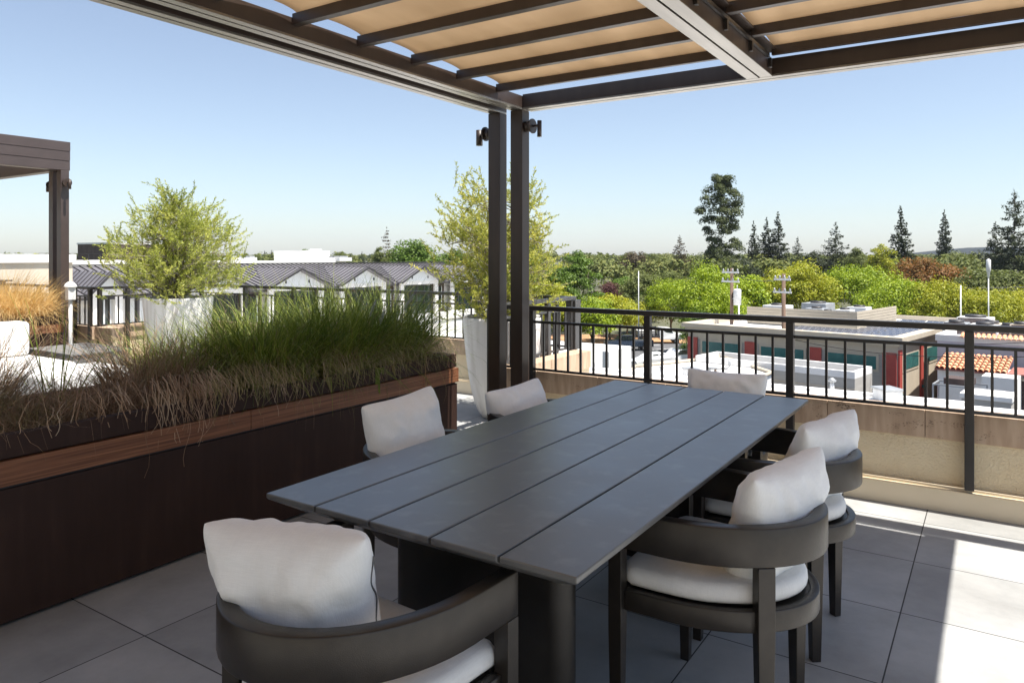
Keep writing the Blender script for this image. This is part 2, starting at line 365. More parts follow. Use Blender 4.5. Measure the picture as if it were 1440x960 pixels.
leaf_mat('leaf_green', [(0.045, 0.085, 0.012), (0.085, 0.145, 0.018), (0.13, 0.205, 0.025), (0.19, 0.26, 0.035)], 0.5, 0.2, nscale=0.35)
leaf_mat('leaf_olive', [(0.065, 0.085, 0.025), (0.11, 0.135, 0.035), (0.16, 0.18, 0.05), (0.22, 0.22, 0.08)], 0.6, 0.25, nscale=0.3)
leaf_mat('leaf_orange', [(0.10, 0.08, 0.02), (0.18, 0.11, 0.03), (0.28, 0.12, 0.035), (0.36, 0.17, 0.05)], 0.6, 0.25, nscale=0.3)
leaf_mat('leaf_plum', [(0.05, 0.025, 0.025), (0.10, 0.04, 0.04), (0.14, 0.06, 0.05), (0.18, 0.08, 0.06)], 0.6, 0.25, nscale=0.3)
leaf_mat('needle_dark', [(0.024, 0.034, 0.015), (0.038, 0.05, 0.021), (0.055, 0.066, 0.029), (0.08, 0.085, 0.042)], 0.6, 0.15, nscale=0.3)
leaf_mat('needle_pine', [(0.035, 0.05, 0.014), (0.06, 0.078, 0.022), (0.09, 0.105, 0.03), (0.13, 0.13, 0.045)], 0.6, 0.15, nscale=0.25)
leaf_mat('needle_brown', [(0.05, 0.042, 0.024), (0.085, 0.065, 0.036), (0.12, 0.09, 0.05), (0.15, 0.115, 0.065)], 0.6, 0.15, nscale=0.25)
leaf_mat('forest_leaf', [(0.055, 0.075, 0.022), (0.10, 0.125, 0.032), (0.155, 0.17, 0.045), (0.24, 0.225, 0.07)], 0.7, 0.15, nscale=0.03)

# ------------------------------------------------------------------ mesh helpers
class MB:
    def __init__(s): s.v = []; s.f = []; s.sm = []
    def add(s, vs, fs, smooth=False):
        o = len(s.v); s.v += [tuple(p) for p in vs]
        s.f += [tuple(i + o for i in q) for q in fs]; s.sm += [smooth] * len(fs)
        return s
    def box(s, x0, x1, y0, y1, z0, z1, M=None):
        vs = [Vector(p) for p in ((x0, y0, z0), (x1, y0, z0), (x1, y1, z0), (x0, y1, z0), (x0, y0, z1), (x1, y0, z1), (x1, y1, z1), (x0, y1, z1))]
        if M: vs = [M @ p for p in vs]
        return s.add(vs, [(0, 3, 2, 1), (4, 5, 6, 7), (0, 1, 5, 4), (1, 2, 6, 5), (2, 3, 7, 6), (3, 0, 4, 7)])
    def taper(s, c0, c1, w0, d0, w1, d1, ang=0):
        """leg from c0 (bottom) to c1 (top)"""
        vs = []
        for c, w, d in ((c0, w0, d0), (c1, w1, d1)):
            for sx, sy in ((-1, -1), (1, -1), (1, 1), (-1, 1)):
                x, y = sx * w / 2, sy * d / 2
                vs.append((c[0] + x * math.cos(ang) - y * math.sin(ang), c[1] + x * math.sin(ang) + y * math.cos(ang), c[2]))
        return s.add(vs, [(0, 3, 2, 1), (4, 5, 6, 7), (0, 1, 5, 4), (1, 2, 6, 5), (2, 3, 7, 6), (3, 0, 4, 7)])
    def tube(s, pts, r, n=8, r1=None, cap=True):
        pts = [Vector(p) for p in pts]; k = len(pts); vs = []
        up = Vector((0, 0, 1))
        for i, p in enumerate(pts):
            d = (pts[min(i + 1, k - 1)] - pts[max(i - 1, 0)])
            if d.length < 1e-9: d = Vector((0, 0, 1))
            d.normalize()
            a = d.cross(up if abs(d.z) < 0.95 else Vector((1, 0, 0))).normalized(); b = d.cross(a)
            rr = r if r1 is None else r + (r1 - r) * i / (k - 1)
            for j in range(n):
                t = 2 * math.pi * j / n
                vs.append(p + a * math.cos(t) * rr + b * math.sin(t) * rr)
        fs = [(i * n + j, i * n + (j + 1) % n, (i + 1) * n + (j + 1) % n, (i + 1) * n + j) for i in range(k - 1) for j in range(n)]
        s.add(vs, fs, True)
        if cap:
            o = len(s.v) - len(vs)
            s.f.append(tuple(o + j for j in range(n))[::-1]); s.sm.append(False)
            s.f.append(tuple(o + (k - 1) * n + j for j in range(n))); s.sm.append(False)
        return s
    def lathe(s, prof, n=32, c=(0, 0), smooth=True, wob=0, seed=0):
        vs = []; k = len(prof)
        for i, (r, z) in enumerate(prof):
            for j in range(n):
                t = 2 * math.pi * j / n
                rr = r
                if wob: rr += wob * noise.noise(Vector((math.cos(t) * 1.7 + seed, math.sin(t) * 1.7, z * 2)))
                vs.append((c[0] + rr * math.cos(t), c[1] + rr * math.sin(t), z))
        return s.add(vs, [(i * n + j, i * n + (j + 1) % n, (i + 1) * n + (j + 1) % n, (i + 1) * n + j) for i in range(k - 1) for j in range(n)], smooth)
    def prism(s, pts, z0, z1, smooth=False):
        n = len(pts)
        vs = [(x, y, z0) for x, y in pts] + [(x, y, z1) for x, y in pts]
        s.add(vs, [tuple(range(n))[::-1], tuple(range(n, 2 * n))])
        s.add(vs, [(i, (i + 1) % n, n + (i + 1) % n, n + i) for i in range(n)], smooth)
        return s
    def poly(s, vs): return s.add(vs, [tuple(range(len(vs)))])
    def build(s, name, mat, parent=None, loc=None, rz=0, bevel=0, seg=2, recalc=True, auto=None):
        me = bpy.data.meshes.new(name); me.from_pydata(s.v, [], s.f)
        me.polygons.foreach_set('use_smooth', s.sm)
        me.materials.append(MATS[mat])
        if recalc:
            bm = bmesh.new(); bm.from_mesh(me)
            if bevel or recalc == 'merge': bmesh.ops.remove_doubles(bm, verts=bm.verts, dist=1e-5)
            bmesh.ops.recalc_face_normals(bm, faces=bm.faces)
            bm.to_mesh(me); bm.free()
        me.update()
        o = bpy.data.objects.new(name, me); COL.objects.link(o)
        if parent: o.parent = parent
        if loc: o.location = loc
        o.rotation_euler.z = rz
        if bevel:
            b = o.modifiers.new('bevel', 'BEVEL'); b.width = bevel; b.segments = seg; b.limit_method = 'ANGLE'; b.angle_limit = R(35)
            b.harden_normals = False
        return o

def np_mesh(name, V, F, mat, parent=None, smooth=False):
    """V (n,3), F (m,k) arrays"""
    me = bpy.data.meshes.new(name)
    V = np.ascontiguousarray(V, dtype=np.float32); F = np.ascontiguousarray(F, dtype=np.int32)
    me.vertices.add(len(V)); me.vertices.foreach_set('co', V.ravel())
    k = F.shape[1]
    me.loops.add(F.size); me.loops.foreach_set('vertex_index', F.ravel())
    me.polygons.add(len(F)); me.polygons.foreach_set('loop_start', np.arange(0, F.size, k, dtype=np.int32))
    try: me.polygons.foreach_set('loop_total', np.full(len(F), k, dtype=np.int32))
    except Exception: pass
    if smooth: me.polygons.foreach_set('use_smooth', np.ones(len(F), dtype=bool))
    me.materials.append(MATS[mat]); me.update(calc_edges=True); me.validate()
    o = bpy.data.objects.new(name, me); COL.objects.link(o)
    if parent: o.parent = parent
    return o

def empty(name, loc=(0, 0, 0), rz=0.0):
    o = bpy.data.objects.new(name, None); COL.objects.link(o)
    o.location = loc; o.rotation_euler.z = rz; o.empty_display_size = 0.2
    return o

def tag(o, label=None, cat=None, group=None, kind=None):
    if label: o['label'] = label
    if cat: o['category'] = cat
    if group: o['group'] = group
    if kind: o['kind'] = kind
    return o

def copy_tree(o, parent=None):
    c = o.copy(); COL.objects.link(c)
    if parent: c.parent = parent
    for ch in list(o.children): copy_tree(ch, c)
    return c

# ------------------------------------------------------------------ terrace floor
FLOOR = [(6.5, -4.0), (6.5, 5.0), (-3.5, 5.0), (-3.5, 6.42), (-9.8, 6.42), (-9.8, 4.96), (-15.5, 4.96), (-15.5, -4.0)]
f = MB().poly([(x, y, 0) for x, y in FLOOR]).build('terrace_floor', 'floor_tile')
tag(f, 'grey square porcelain tiles of the roof terrace', kind='structure')
b_ = MB().prism([(x * 1.0, y) for x, y in FLOOR], -9.25, -0.02).build('building_below', 'stucco')
tag(b_, 'body of the building that carries the terrace', kind='structure')

# ------------------------------------------------------------------ parapet walls + rails
def parapet(name, p0, p1, label, inner=1):
    """wall from p0 to p1 (2D); terrace on the left hand side of the direction when inner=1"""
    p0 = Vector(p0); p1 = Vector(p1); L = (p1 - p0).length
    d = (p1 - p0).normalized(); ang = math.atan2(d.y, d.x)
    root = empty(name, (p0.x, p0.y, 0), ang)
    tag(root, label, 'wall', 'low stucco parapet walls round the terrace')
    s = inner
    def bx(mb, x0, x1, y0, y1, z0, z1):
        if s < 0: y0, y1 = -y1, -y0
        mb.box(x0, x1, y0, y1, z0, z1)
    # local +y = terrace side; base face at y=0.0, stucco face at -0.06
    m = MB(); bx(m, 0, L, -0.18, -0.06, -0.4, 0.415); m.build('stucco_panel', 'stucco', root)
    m = MB(); bx(m, 0, L, -0.058, 0.0, 0, 0.132); bx(m, 0, L, -0.058, -0.02, 0.134, 0.150)
    bx(m, 0, L, -0.058, 0.012, 0.1325, 0.1338)
    m.build('base_trim', 'base_trim', root, bevel=0.004)
    m = MB(); x = -0.027 - p0.x if abs(d.x) > 0.5 and d.x > 0 else 0.3
    n0 = -int(L / 0.545) - 3; xs = [0.0]
    k = n0
    while True:
        q = x % 0.5455 + 0.5455 * (k - n0)
        k += 1
        if q <= 0.02: continue
        if q >= L - 0.02: break
        xs.append(q)
    xs.append(L)
    for a, b in zip(xs[:-1], xs[1:]): bx(m, a + 0.0015, b - 0.0015, -0.20, -0.035, 0.417, 0.583)
    m.build('stone_cap', 'travertine', root, bevel=0.002, seg=1)
    return root

def railing(name, p0, p1, label, posts, bal=0.11, mat='rail_metal', inner=1, cat='railing'):
    p0 = Vector(p0); p1 = Vector(p1); L = (p1 - p0).length
    d = (p1 - p0).normalized(); ang = math.atan2(d.y, d.x)
    root = empty(name, (p0.x, p0.y, 0), ang)
    tag(root, label, cat, 'dark metal railings round the terrace')
    MB().box(-0.02, L + 0.02, -0.026, 0.026, 1.072, 1.108).build('top_rail', mat, root, bevel=0.003)
    MB().box(0, L, -0.010, 0.010, 0.970, 0.990).build('middle_rail', mat, root)
    MB().box(0, L, -0.010, 0.010, 0.594, 0.612).build('bottom_rail', mat, root)
    for x in posts:
        MB().box(x - 0.024, x + 0.024, -0.023, 0.023, 0.152, 1.071).build('post', mat, root, bevel=0.003)
    xs = sorted(posts); alln = []
    for a, b in zip(xs[:-1], xs[1:]):
        n = max(1, int(round((b - a) / bal)))
        alln += [a + (b - a) * i / n for i in range(1, n)]
    m0 = MB().box(-0.0075, 0.0075, -0.0075, 0.0075, 0.612, 0.970)
    base = None
    for x in alln[:95]:
        if base is None: base = m0.build('baluster', mat, root); base.location = (x, 0, 0)
        else:
            c = base.copy(); COL.objects.link(c); c.location = (x, 0, 0)
    return root

# walls: 'inner' side is +y in the local frame, i.e. to the left of the direction
parapet('parapet_wall', (6.5, 4.99), (-3.5, 4.99), 'long cream stucco parapet wall with pitted stone cap beyond the dining table', inner=1)
parapet('parapet_wall', (-3.5, 5.35), (-3.5, 6.42), 'short return of the parapet wall beside the large white pot behind the pergola posts', inner=1)
parapet('parapet_wall', (-3.86, 6.42), (-9.8, 6.42), 'cream parapet wall behind the green ornamental grass', inner=1)
parapet('parapet_wall', (-9.8, 6.06), (-9.8, 4.96), 'short parapet return left of the far white pot', inner=1)
parapet('parapet_wall', (-9.44, 4.96), (-15.5, 4.96), 'parapet wall behind the golden grass planter', inner=1)

off = 4.99
P = [-3.097 + 0.9925 * k for k in range(0, 10)]
railing('terrace_railing', (-3.5, off), (5.84, off), 'long dark railing beyond the dining table, in front of the sunlit white roofs', [0.0] + [p + 3.5 for p in P], bal=0.112)
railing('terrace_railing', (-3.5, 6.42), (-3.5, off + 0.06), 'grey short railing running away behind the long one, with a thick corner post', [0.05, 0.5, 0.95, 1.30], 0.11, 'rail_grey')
railing('terrace_railing', (-9.8, 6.42), (-3.6, 6.42), 'dark railing behind the green ornamental grass', [0.15, 1.15, 2.15, 3.15, 4.15, 5.15, 6.1], 0.115)
railing('terrace_railing', (-9.8, 4.99), (-9.8, 6.40), 'short dark railing left of the far white pot', [0.05, 0.42, 0.80, 1.30], 0.115)
railing('terrace_railing', (-15.4, 4.97), (-9.86, 4.97), 'dark railing behind the golden grass planter', [0.1, 1.1, 2.1, 3.1, 4.1, 5.1, 5.5], 0.115)
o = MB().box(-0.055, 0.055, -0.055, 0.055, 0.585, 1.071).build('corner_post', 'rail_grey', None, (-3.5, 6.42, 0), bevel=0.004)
tag(o, 'thick square grey post at the outer corner of the grey railing', 'post')

# building wall behind the camera
wl = empty('building_wall', (0, -4.0, 0)); tag(wl, 'cream stucco building wall that closes the terrace behind the viewer', 'wall')
MB().box(-15.5, 6.5, -0.3, 0, 0.0, 3.4).build('wall_face', 'stucco', wl)

# ------------------------------------------------------------------ pergola
def wall_light(parent, loc, side):
    """cylindrical adjustable spot on the post, side=+1 points +x"""
    x, y, z = loc
    m = MB(); s = side
    m.tube([(x, y, z), (x + s * 0.055, y, z)], 0.040, 24)
    m.tube([(x + s * 0.0555, y, z), (x + s * 0.066, y, z)], 0.055, 28)
    m.tube([(x + s * 0.067, y, z), (x + s * 0.115, y, z)], 0.009, 10)
    r = m.build('wall_light', 'bronze', parent)
    m = MB(); m.tube([(x + s * 0.120, y, z + 0.035), (x + s * 0.120, y, z - 0.085)], 0.026 if s < 0 else 0.017, 20)
    m.build('spot_head', 'bronze', r)

per = empty('pergola', (-3.1, 4.65, 0))
tag(per, 'dark bronze metal pergola with tan fabric canopy over the dining table', 'pergola')
def pb(name, x0, x1, y0, y1, z0, z1, mat='bronze', bevel=0.003, par=None):
    o = MB().box(x0 + 3.1, x1 + 3.1, y0 - 4.65, y1 - 4.65, z0, z1).build(name, mat, par or per, bevel=bevel); return o
PA = (-3.25, -3.145); PB = (-3.045, -2.94)
PY = (4.60, 4.70)
for a, b in (PA, PB): pb('post', a, b, PY[0], PY[1], 0, 2.598)
pb('post', 1.15, 1.255, PY[0], PY[1], 0, 2.598)
wall_light(per, (PB[1] + 3.1, 0.0, 2.475), 1)
wall_light(per, (PA[0] + 3.1, 0.0, 2.455), -1)
# side beams with slotted undersides, bright reflection put into the underside colour
for (a, b) in (PA, PB):
    g = (a + b) / 2
    m = MB()
    m.box(a + 3.1, b + 3.1, -8.0 - 4.65, 0.05, 2.6125, 2.700)
    o = m.build('side_beam', 'bronze', per, bevel=0.002, seg=1)
    m = MB(); m.box(a + 3.1005, g - 0.006 + 3.1, -8.0 - 4.65, 0.0495, 2.600, 2.612); m.box(g + 0.006 + 3.1, b + 3.0995, -8.0 - 4.65, 0.0495, 2.600, 2.612)
    m.build('bright_underside', 'beam_painted_sheen', o, bevel=0.001, seg=1)
pb('beam_filler', PA[1] + 0.001, PB[0] - 0.001, -8.0, 4.69, 2.66, 2.70)
# front beam, underside coloured pale to stand for mirrored daylight
m = MB(); X0, X1 = PB[1] + 3.102, 4.0 + 3.1
m.box(X0, X1, -0.049, 0.075, 2.6125, 2.710)
o = m.build('front_beam', 'bronze', per, bevel=0.002, seg=1)
m = MB(); m.box(X0, X1, -0.0485, 0.006, 2.600, 2.612); m.box(X0, X1, 0.018, 0.0745, 2.600, 2.612)
m.build('bright_underside', 'beam_painted_sheen', o, bevel=0.001, seg=1)
# middle double beam, its lower plates painted bright as reflections
for a, b in ((-1.283, -1.212), (-1.200, -1.129)):
    pb('middle_beam', a, b, -8.0, 4.597, 2.600, 2.606, 'beam_painted_sheen', 0.001)
    pb('middle_beam_web', a + 0.001, b - 0.001, -8.0, 4.595, 2.607, 2.709, 'bronze', 0.001)
pb('middle_beam_cap', -1.32, -1.09, -8.0, 4.594, 2.742, 2.752, 'bronze', 0.001)
pb('side_beam', 0.785, 0.885, -8.0, 4.597, 2.600, 2.708)

def canopy(x0, x1, yfirst, n, pitch, zb, gap_l, gap_r):
    """bars along x hung below scalloped fabric"""
    ys = [yfirst - pitch * i for i in range(n)]
    for i, y in enumerate(ys):
        w = 0.045 if i else 0.03
        pb('canopy_bar', x0, x1, y - w / 2, y + w / 2, zb, zb + 0.055, 'bronze', 0.002)
    if True:
        pb('end_bar', x0 + 0.03, x1 - 0.02, yfirst + 0.03, yfirst + 0.055, zb + 0.018, zb + 0.05, 'bronze', 0.002)
    V = []; F = []; nx, ny = 26, 14
    rng = random.Random(int(abs(x0) * 100))
    fx0, fx1 = x0 + gap_l, x1 - gap_r
    for i in range(n - 1):
        ya, yb = ys[i], ys[i + 1]; o = len(V)
        lift = 0.021 + rng.uniform(-0.004, 0.004)
        for a in range(nx + 1):
            u = a / nx
            for c in range(ny + 1):
                w = c / ny
                edge = min(u, 1 - u) * (fx1 - fx0)
                e = 1 + 0.15 * math.exp(-edge / 0.10)
                z = zb + 0.058 + lift * e * (math.sin(math.pi * w ** 0.8) ** 0.75)
                z += 0.006 * noise.noise(Vector((u * 5 + i * 3.1, w * 2, x0)))
                # hem pulled in between the bars
                x = fx0 + (fx1 - fx0) * u
                V.append((x + 3.1, ya + (yb - ya) * w - 4.65, z))
        for a in range(nx):
            for c in range(ny):
                q = o + a * (ny + 1) + c
                F.append((q, q + 1, q + ny + 2, q + ny + 1))
    mb = MB(); mb.add(V, F, True)
    ob = mb.build('canopy_fabric', 'canopy_fabric', per)
    s = ob.modifiers.new('thick', 'SOLIDIFY'); s.thickness = 0.002
canopy(-2.937, -1.285, 4.265, 12, 0.447, 2.662, 0.02, -0.0)
canopy(-1.118, 0.845, 4.545, 12, 0.447, 2.712, -0.0, 0.0)
pb('shadow_edge_bar', 0.850, 0.884, -0.7, 4.60, 2.7095, 2.90)  # unseen added bar, gives the canopy's shadow a straight edge
# track with brackets along the middle beam
pb('canopy_track', -1.127, -1.112, -7.9, 4.47, 2.685, 2.706, 'rail_metal', 0)
for y in (4.50, 4.09, 3.64, 3.20):
    pb('track_bracket', -1.126, -1.108, y - 0.012, y + 0.012, 2.63, 2.684, 'rail_metal', 0)

# far pergola over the lounge
pl = empty('pergola', (-9.88, 4.65, 0))
tag(pl, 'second bronze pergola over the white sofa, at the left edge', 'pergola')
def lb(name, x0, x1, y0, y1, z0, z1, mat='bronze_far', bevel=0.003):
    return MB().box(x0 + 9.88, x1 + 9.88, y0 - 4.65, y1 - 4.65, z0, z1).build(name, mat, pl, bevel=bevel)
lb('post', -10.20, -10.09, 4.60, 4.70, 0, 2.598); lb('post', -9.99, -9.88, 4.60, 4.70, 0, 2.598)
lb('post', -14.2, -14.09, 4.60, 4.70, 0, 2.598)
for k in range(3):
    lb('fascia_board', -9.995, -9.882 + 0.004 * k, -3.6, 4.712, 2.600 + 0.122 * k, 2.720 + 0.122 * k, bevel=0.003)
lb('side_beam', -10.20, -10.0, -3.6, 4.70, 2.62, 2.75)
lb('front_beam', -14.2, -10.0, 4.59, 4.71, 2.60, 2.94)
lb('side_beam', -14.2, -14.08, -3.6, 4.58, 2.60, 2.94)
lb('canopy_panel', -14.07, -10.21, -3.6, 4.3, 2.90, 2.915, 'canopy_fabric', 0)
wall_light(pl, (0.0, 0.0, 2.44), 1); wall_light(pl, (-0.32, 0.0, 2.43), -1)

# ------------------------------------------------------------------ dining table
KS = 0.9375
def ZK(z): return 0.0 if z <= 0.0 else CAMH - (CAMH - z) * KS
TX0, TX1, TY0, TY1, TZ = -1.932 * KS, -0.815 * KS, 1.512 * KS, 4.07 * KS, ZK(0.75)
tab = empty('dining_table', ((TX0 + TX1) / 2, (TY0 + TY1) / 2, 0))
tag(tab, 'long charcoal metal dining table with five planks on slab pedestals', 'table')
cx_, cy_ = tab.location.x, tab.location.y
PW = (TX1 - TX0) / 5
for k in range(5):
    x0 = TX0 + PW * k - cx_ + (0.0038 if k else 0); x1 = TX0 + PW * (k + 1) - cx_ - (0.0038 if k < 4 else 0)
    y0, y1 = TY0 - cy_, TY1 - cy_
    # plank: thin edge then long undercut chamfer
    ci0 = 0.07 if k == 0 else 0.0; ci1 = 0.07 if k == 4 else 0.0
    t, e = 0.016, 0.058
    vs = [(x0, y0, TZ), (x1, y0, TZ), (x1, y1, TZ), (x0, y1, TZ),
          (x0, y0, TZ - t), (x1, y0, TZ - t), (x1, y1, TZ - t), (x0, y1, TZ - t),
          (x0 + ci0, y0 + 0.07, TZ - e), (x1 - ci1, y0 + 0.07, TZ - e), (x1 - ci1, y1 - 0.07, TZ - e), (x0 + ci0, y1 - 0.07, TZ - e)]
    fs = [(0, 1, 2, 3), (0, 4, 5, 1), (1, 5, 6, 2), (2, 6, 7, 3), (3, 7, 4, 0),
          (4, 8, 9, 5), (5, 9, 10, 6), (6, 10, 11, 7), (7, 11, 8, 4), (8, 11, 10, 9)]
    MB().add(vs, fs).build('plank', 'table_metal', tab, bevel=0.003, seg=2)
def stadium(hw, hd, n=14):
    pts = []
    for i in range(n + 1):
        a = -math.pi / 2 + math.pi * i / n; pts.append((hw - hd + hd * math.cos(a), hd * math.sin(a)))
    for i in range(n + 1):
        a = math.pi / 2 + math.pi * i / n; pts.append((-hw + hd + hd * math.cos(a), hd * math.sin(a)))
    return pts
for y in (1.905 * KS, 3.68 * KS):
    m = MB(); m.prism([(px, py + y - cy_) for px, py in stadium(0.335 * KS, 0.058)], 0.0, TZ - 0.0585, True)
    m.build('pedestal', 'table_base_metal', tab)
MB().box(-0.42, 0.42, -0.8, -0.76, TZ - .09, TZ - 0.0585).box(-0.42, 0.42, 0.76, 0.8, TZ - .09, TZ - 0.0585).box(-0.03, 0.03, -0.755, 0.755, TZ - .11, TZ - 0.0585).build('stretcher', 'table_base_metal', tab)

# ------------------------------------------------------------------ chairs
def u_path(b, a, front, n=30):
    """U shaped path: right arm front -> round the back (-y) -> left arm front"""
    pts = [(b, front)]
    for i in range(5): pts.append((b, front * (1 - (i + 1) / 6)))
    for i in range(n + 1):
        t = math.pi * i / n
        pts.append((b * math.cos(t), -a * math.sin(t)))
    for i in range(5): pts.append((-b, front * (i + 1) / 6))
    pts.append((-b, front))
    return pts
def ring(mb, bo, ao, th, front, z0, z1):
    O = u_path(bo, ao, front); I = u_path(bo - th, ao - th, front); n = len(O)
    vs = []
    for (ox, oy), (ix, iy) in zip(O, I): vs += [(ox, oy, z0), (ox, oy, z1), (ix, iy, z1), (ix, iy, z0)]
    fs = []
    for i in range(n - 1):
        q = 4 * i
        for k in range(4): fs.append((q + k, q + (k + 1) % 4, q + 4 + (k + 1) % 4, q + 4 + k))
    mb.add(vs, fs, True); o = len(mb.v) - len(vs)
    mb.f.append((o, o + 1, o + 2, o + 3)); mb.sm.append(False)
    q = o + 4 * (n - 1); mb.f.append((q + 3, q + 2, q + 1, q)); mb.sm.append(False)

def seat_cushion():
    V = []; F = []
    outl = u_path(0.292, 0.368, 0.148, 26)
    outl = outl[:-1] + [(-0.292 + 0.03, 0.165)] + [(0, 0.168)] + [(0.292 - 0.03, 0.165)]
    n = len(outl)
    prof = [(0.90, 0.000), (0.965, 0.004), (0.992, 0.018), (1.0, 0.034), (0.996, 0.052), (0.975, 0.070), (0.93, 0.081), (0.80, 0.087), (0.5, 0.091), (0.2, 0.093)]
    for s, z in prof:
        for i, (x, y) in enumerate(outl):
            w = 0.003 * noise.noise(Vector((x * 14, y * 14, z * 30)))
            V.append((x * s + w * x, (y + 0.08) * s - 0.08 + w, 0.423 + z * 0.78 + (0.004 * noise.noise(Vector((x * 7, y * 7, 3))) if s < 1 else 0)))
    for i in range(len(prof) - 1):
        for j in range(n): F.append((i * n + j, i * n + (j + 1) % n, (i + 1) * n + (j + 1) % n, (i + 1) * n + j))
    m = MB(); m.add(V, F, True)
    m.f.append(tuple(range(n))[::-1]); m.sm.append(False)
    k = (len(prof) - 1) * n; m.f.append(tuple(range(k, k + n))); m.sm.append(True)
    return m

def make_chair():
    root = empty('dining_chair')
    m = MB(); ring(m, 0.34, 0.43, 0.046, 0.175, 0.562, 0.680)
    m.build('arm_band', 'chair_metal', root, bevel=0.0035, seg=2)
    m = MB(); ring(m, 0.318, 0.405, 0.030, 0.128, 0.355, 0.421)
    m.box(-0.2875, 0.2875, 0.125, 0.155, 0.357, 0.4195)
    m.build('seat_frame', 'chair_metal', root, bevel=0.003, seg=2)
    m = MB(); pts = u_path(0.2875, 0.3745, 0.12)
    m.prism(pts, 0.395, 0.414); m.build('seat_panel', 'chair_metal', root)
    for s in (-1, 1):
        x = s * (0.34 - 0.023)
        m = MB(); m.taper((x, 0.152, 0.0), (x, 0.152, 0.30), 0.034, 0.034, 0.046, 0.046)
        m.taper((x, 0.152, 0.3), (x, 0.152, 0.5615), 0.046, 0.046, 0.046, 0.046)
        m.build('leg', 'chair_metal', root, bevel=0.002)
        bx = s * 0.222; by = -math.sqrt(1 - (bx / 0.317) ** 2) * 0.407
        ang = math.atan2(by / 0.407 ** 2, bx / 0.317 ** 2) + math.pi / 2
        m = MB(); m.taper((bx, by, 0.0), (bx, by, 0.34), 0.036, 0.032, 0.054, 0.045, ang)
        m.taper((bx, by, 0.34), (bx, by, 0.5615), 0.054, 0.045, 0.054, 0.045, ang)
        m.build('leg', 'chair_metal', root, bevel=0.002)
    c = seat_cushion().build('seat_cushion', 'seat_linen', root)
    return root

def pillow(name, W, H, T, seed, label, M, group='white scatter pillows on the dining chairs', zip_=False, tp=0.08):
    rng = random.Random(seed)
    n = 40
    V = []; F = []
    folds = [(rng.uniform(-1, 1), rng.uniform(0, 6.28), rng.uniform(5, 9)) for _ in range(5)]
    def pt(u, v, side):
        # outline pinched between the corners
        cr = (1 - 0.05 * (abs(u) * abs(v)) ** 6); tw = 1 - tp * (0.5 - v / 2) ** 1.2
        x = u * W / 2 * (1 - 0.075 * (1 - v * v)) * cr * tw
        y = v * H / 2 * (1 - 0.075 * (1 - u * u)) * cr
        k = max(0, (1 - abs(u) ** 2.6)) * max(0, (1 - abs(v) ** 2.6))
        h = T / 2 * k ** 0.50
        fold = math.sin(u * 9 + 2.2 * noise.noise(Vector((u * 2, v * 1.5, seed)))) ** 2
        h -= 0.0085 * fold * max(0, v) ** 1.5 * min(1, k * 3)
        # radiating creases near the edges
        e = (1 - k) * k * 4
        w = 0
        for c, ph, fr in folds:
            w += math.sin(fr * (u * math.cos(ph) + v * math.sin(ph)) + c * 5)
        h += e * 0.0040 * w * 0.5 + k * 0.010 * noise.noise(Vector((u * 1.3 + seed, v * 1.3, side)))
        h += e * 0.013 * noise.noise(Vector((u * 4.5 + seed * 3, v * 4.5, side * 2)))
        zz = 0.010 * noise.noise(Vector((u * 1.2, v * 1.2, seed + 9)))
        return (x, y, side * h + zz)
    for side in (1, -1):
        o = len(V)
        for i in range(n + 1):
            for j in range(n + 1):
                uu = math.sin(math.pi / 2 * (2 * i / n - 1)); vv = math.sin(math.pi / 2 * (2 * j / n - 1))
                V.append(pt(uu, vv, side))
        for i in range(n):
            for j in range(n):
                q = o + i * (n + 1) + j
                t = (q, q + 1, q + n + 2, q + n + 1)
                F.append(t if side < 0 else t[::-1])
    m = MB(); m.add(V, F, True)
    ob = m.build(name, 'pillow_linen', None, recalc='merge')
    ob.matrix_world = M
    tag(ob, label, 'pillow', group)
    # piped seam with zip along one edge
    if zip_:
        pts = []
        for j in range(26):
            v = -0.86 + 1.45 * j / 25
            p = pt(-0.995, v, 1); pts.append((p[0] - 0.001, p[1], p[2] + 0.010 * math.sin(j * 0.55) + 0.002))
        z = MB().tube(pts, 0.0022, 6).build('zipper', 'zipper', ob)
    return ob

def frame(loc, yaw, lean, roll):
    """pillow standing up: local x = width, local y = up, local z = facing"""
    return Matrix.Translation(loc) @ Matrix.Rotation(R(yaw), 4, 'Z') @ Matrix.Rotation(R(90 + lean), 4, 'X') @ Matrix.Rotation(R(roll), 4, 'Z')

ch0 = make_chair()
for o in ch0.children:
    for v in o.data.vertices: v.co = (v.co.x * KS, v.co.y * KS, ZK(v.co.z) if v.co.z > 0.01 else v.co.z)
seats = [
    # x, y, rz, label
    (-1.388, 1.452, -3, 'charcoal armchair nearest the viewer, at the near end of the table'),
    (-0.875, 2.502, 90, 'charcoal armchair on the right side of the table, nearer of the two there'),
    (-0.885, 3.31, 90, 'charcoal armchair on the right side of the table, nearer the railing'),
    (-1.915, 2.47, -90, 'charcoal armchair on the planter side of the table, nearer of the two there'),
    (-1.90, 3.38, -90, 'charcoal armchair on the planter side of the table, farther one by the pergola posts'),
    (-1.372, 4.13, 180, 'charcoal armchair at the far end of the table, its back to the railing'),
]
for i, (x, y, rz, lab) in enumerate(seats):
    c = ch0 if i == 0 else copy_tree(ch0)
    c.location = (x * KS, y * KS, 0); c.rotation_euler.z = R(rz)
    tag(c, lab, 'chair', 'charcoal armchairs round the dining table')

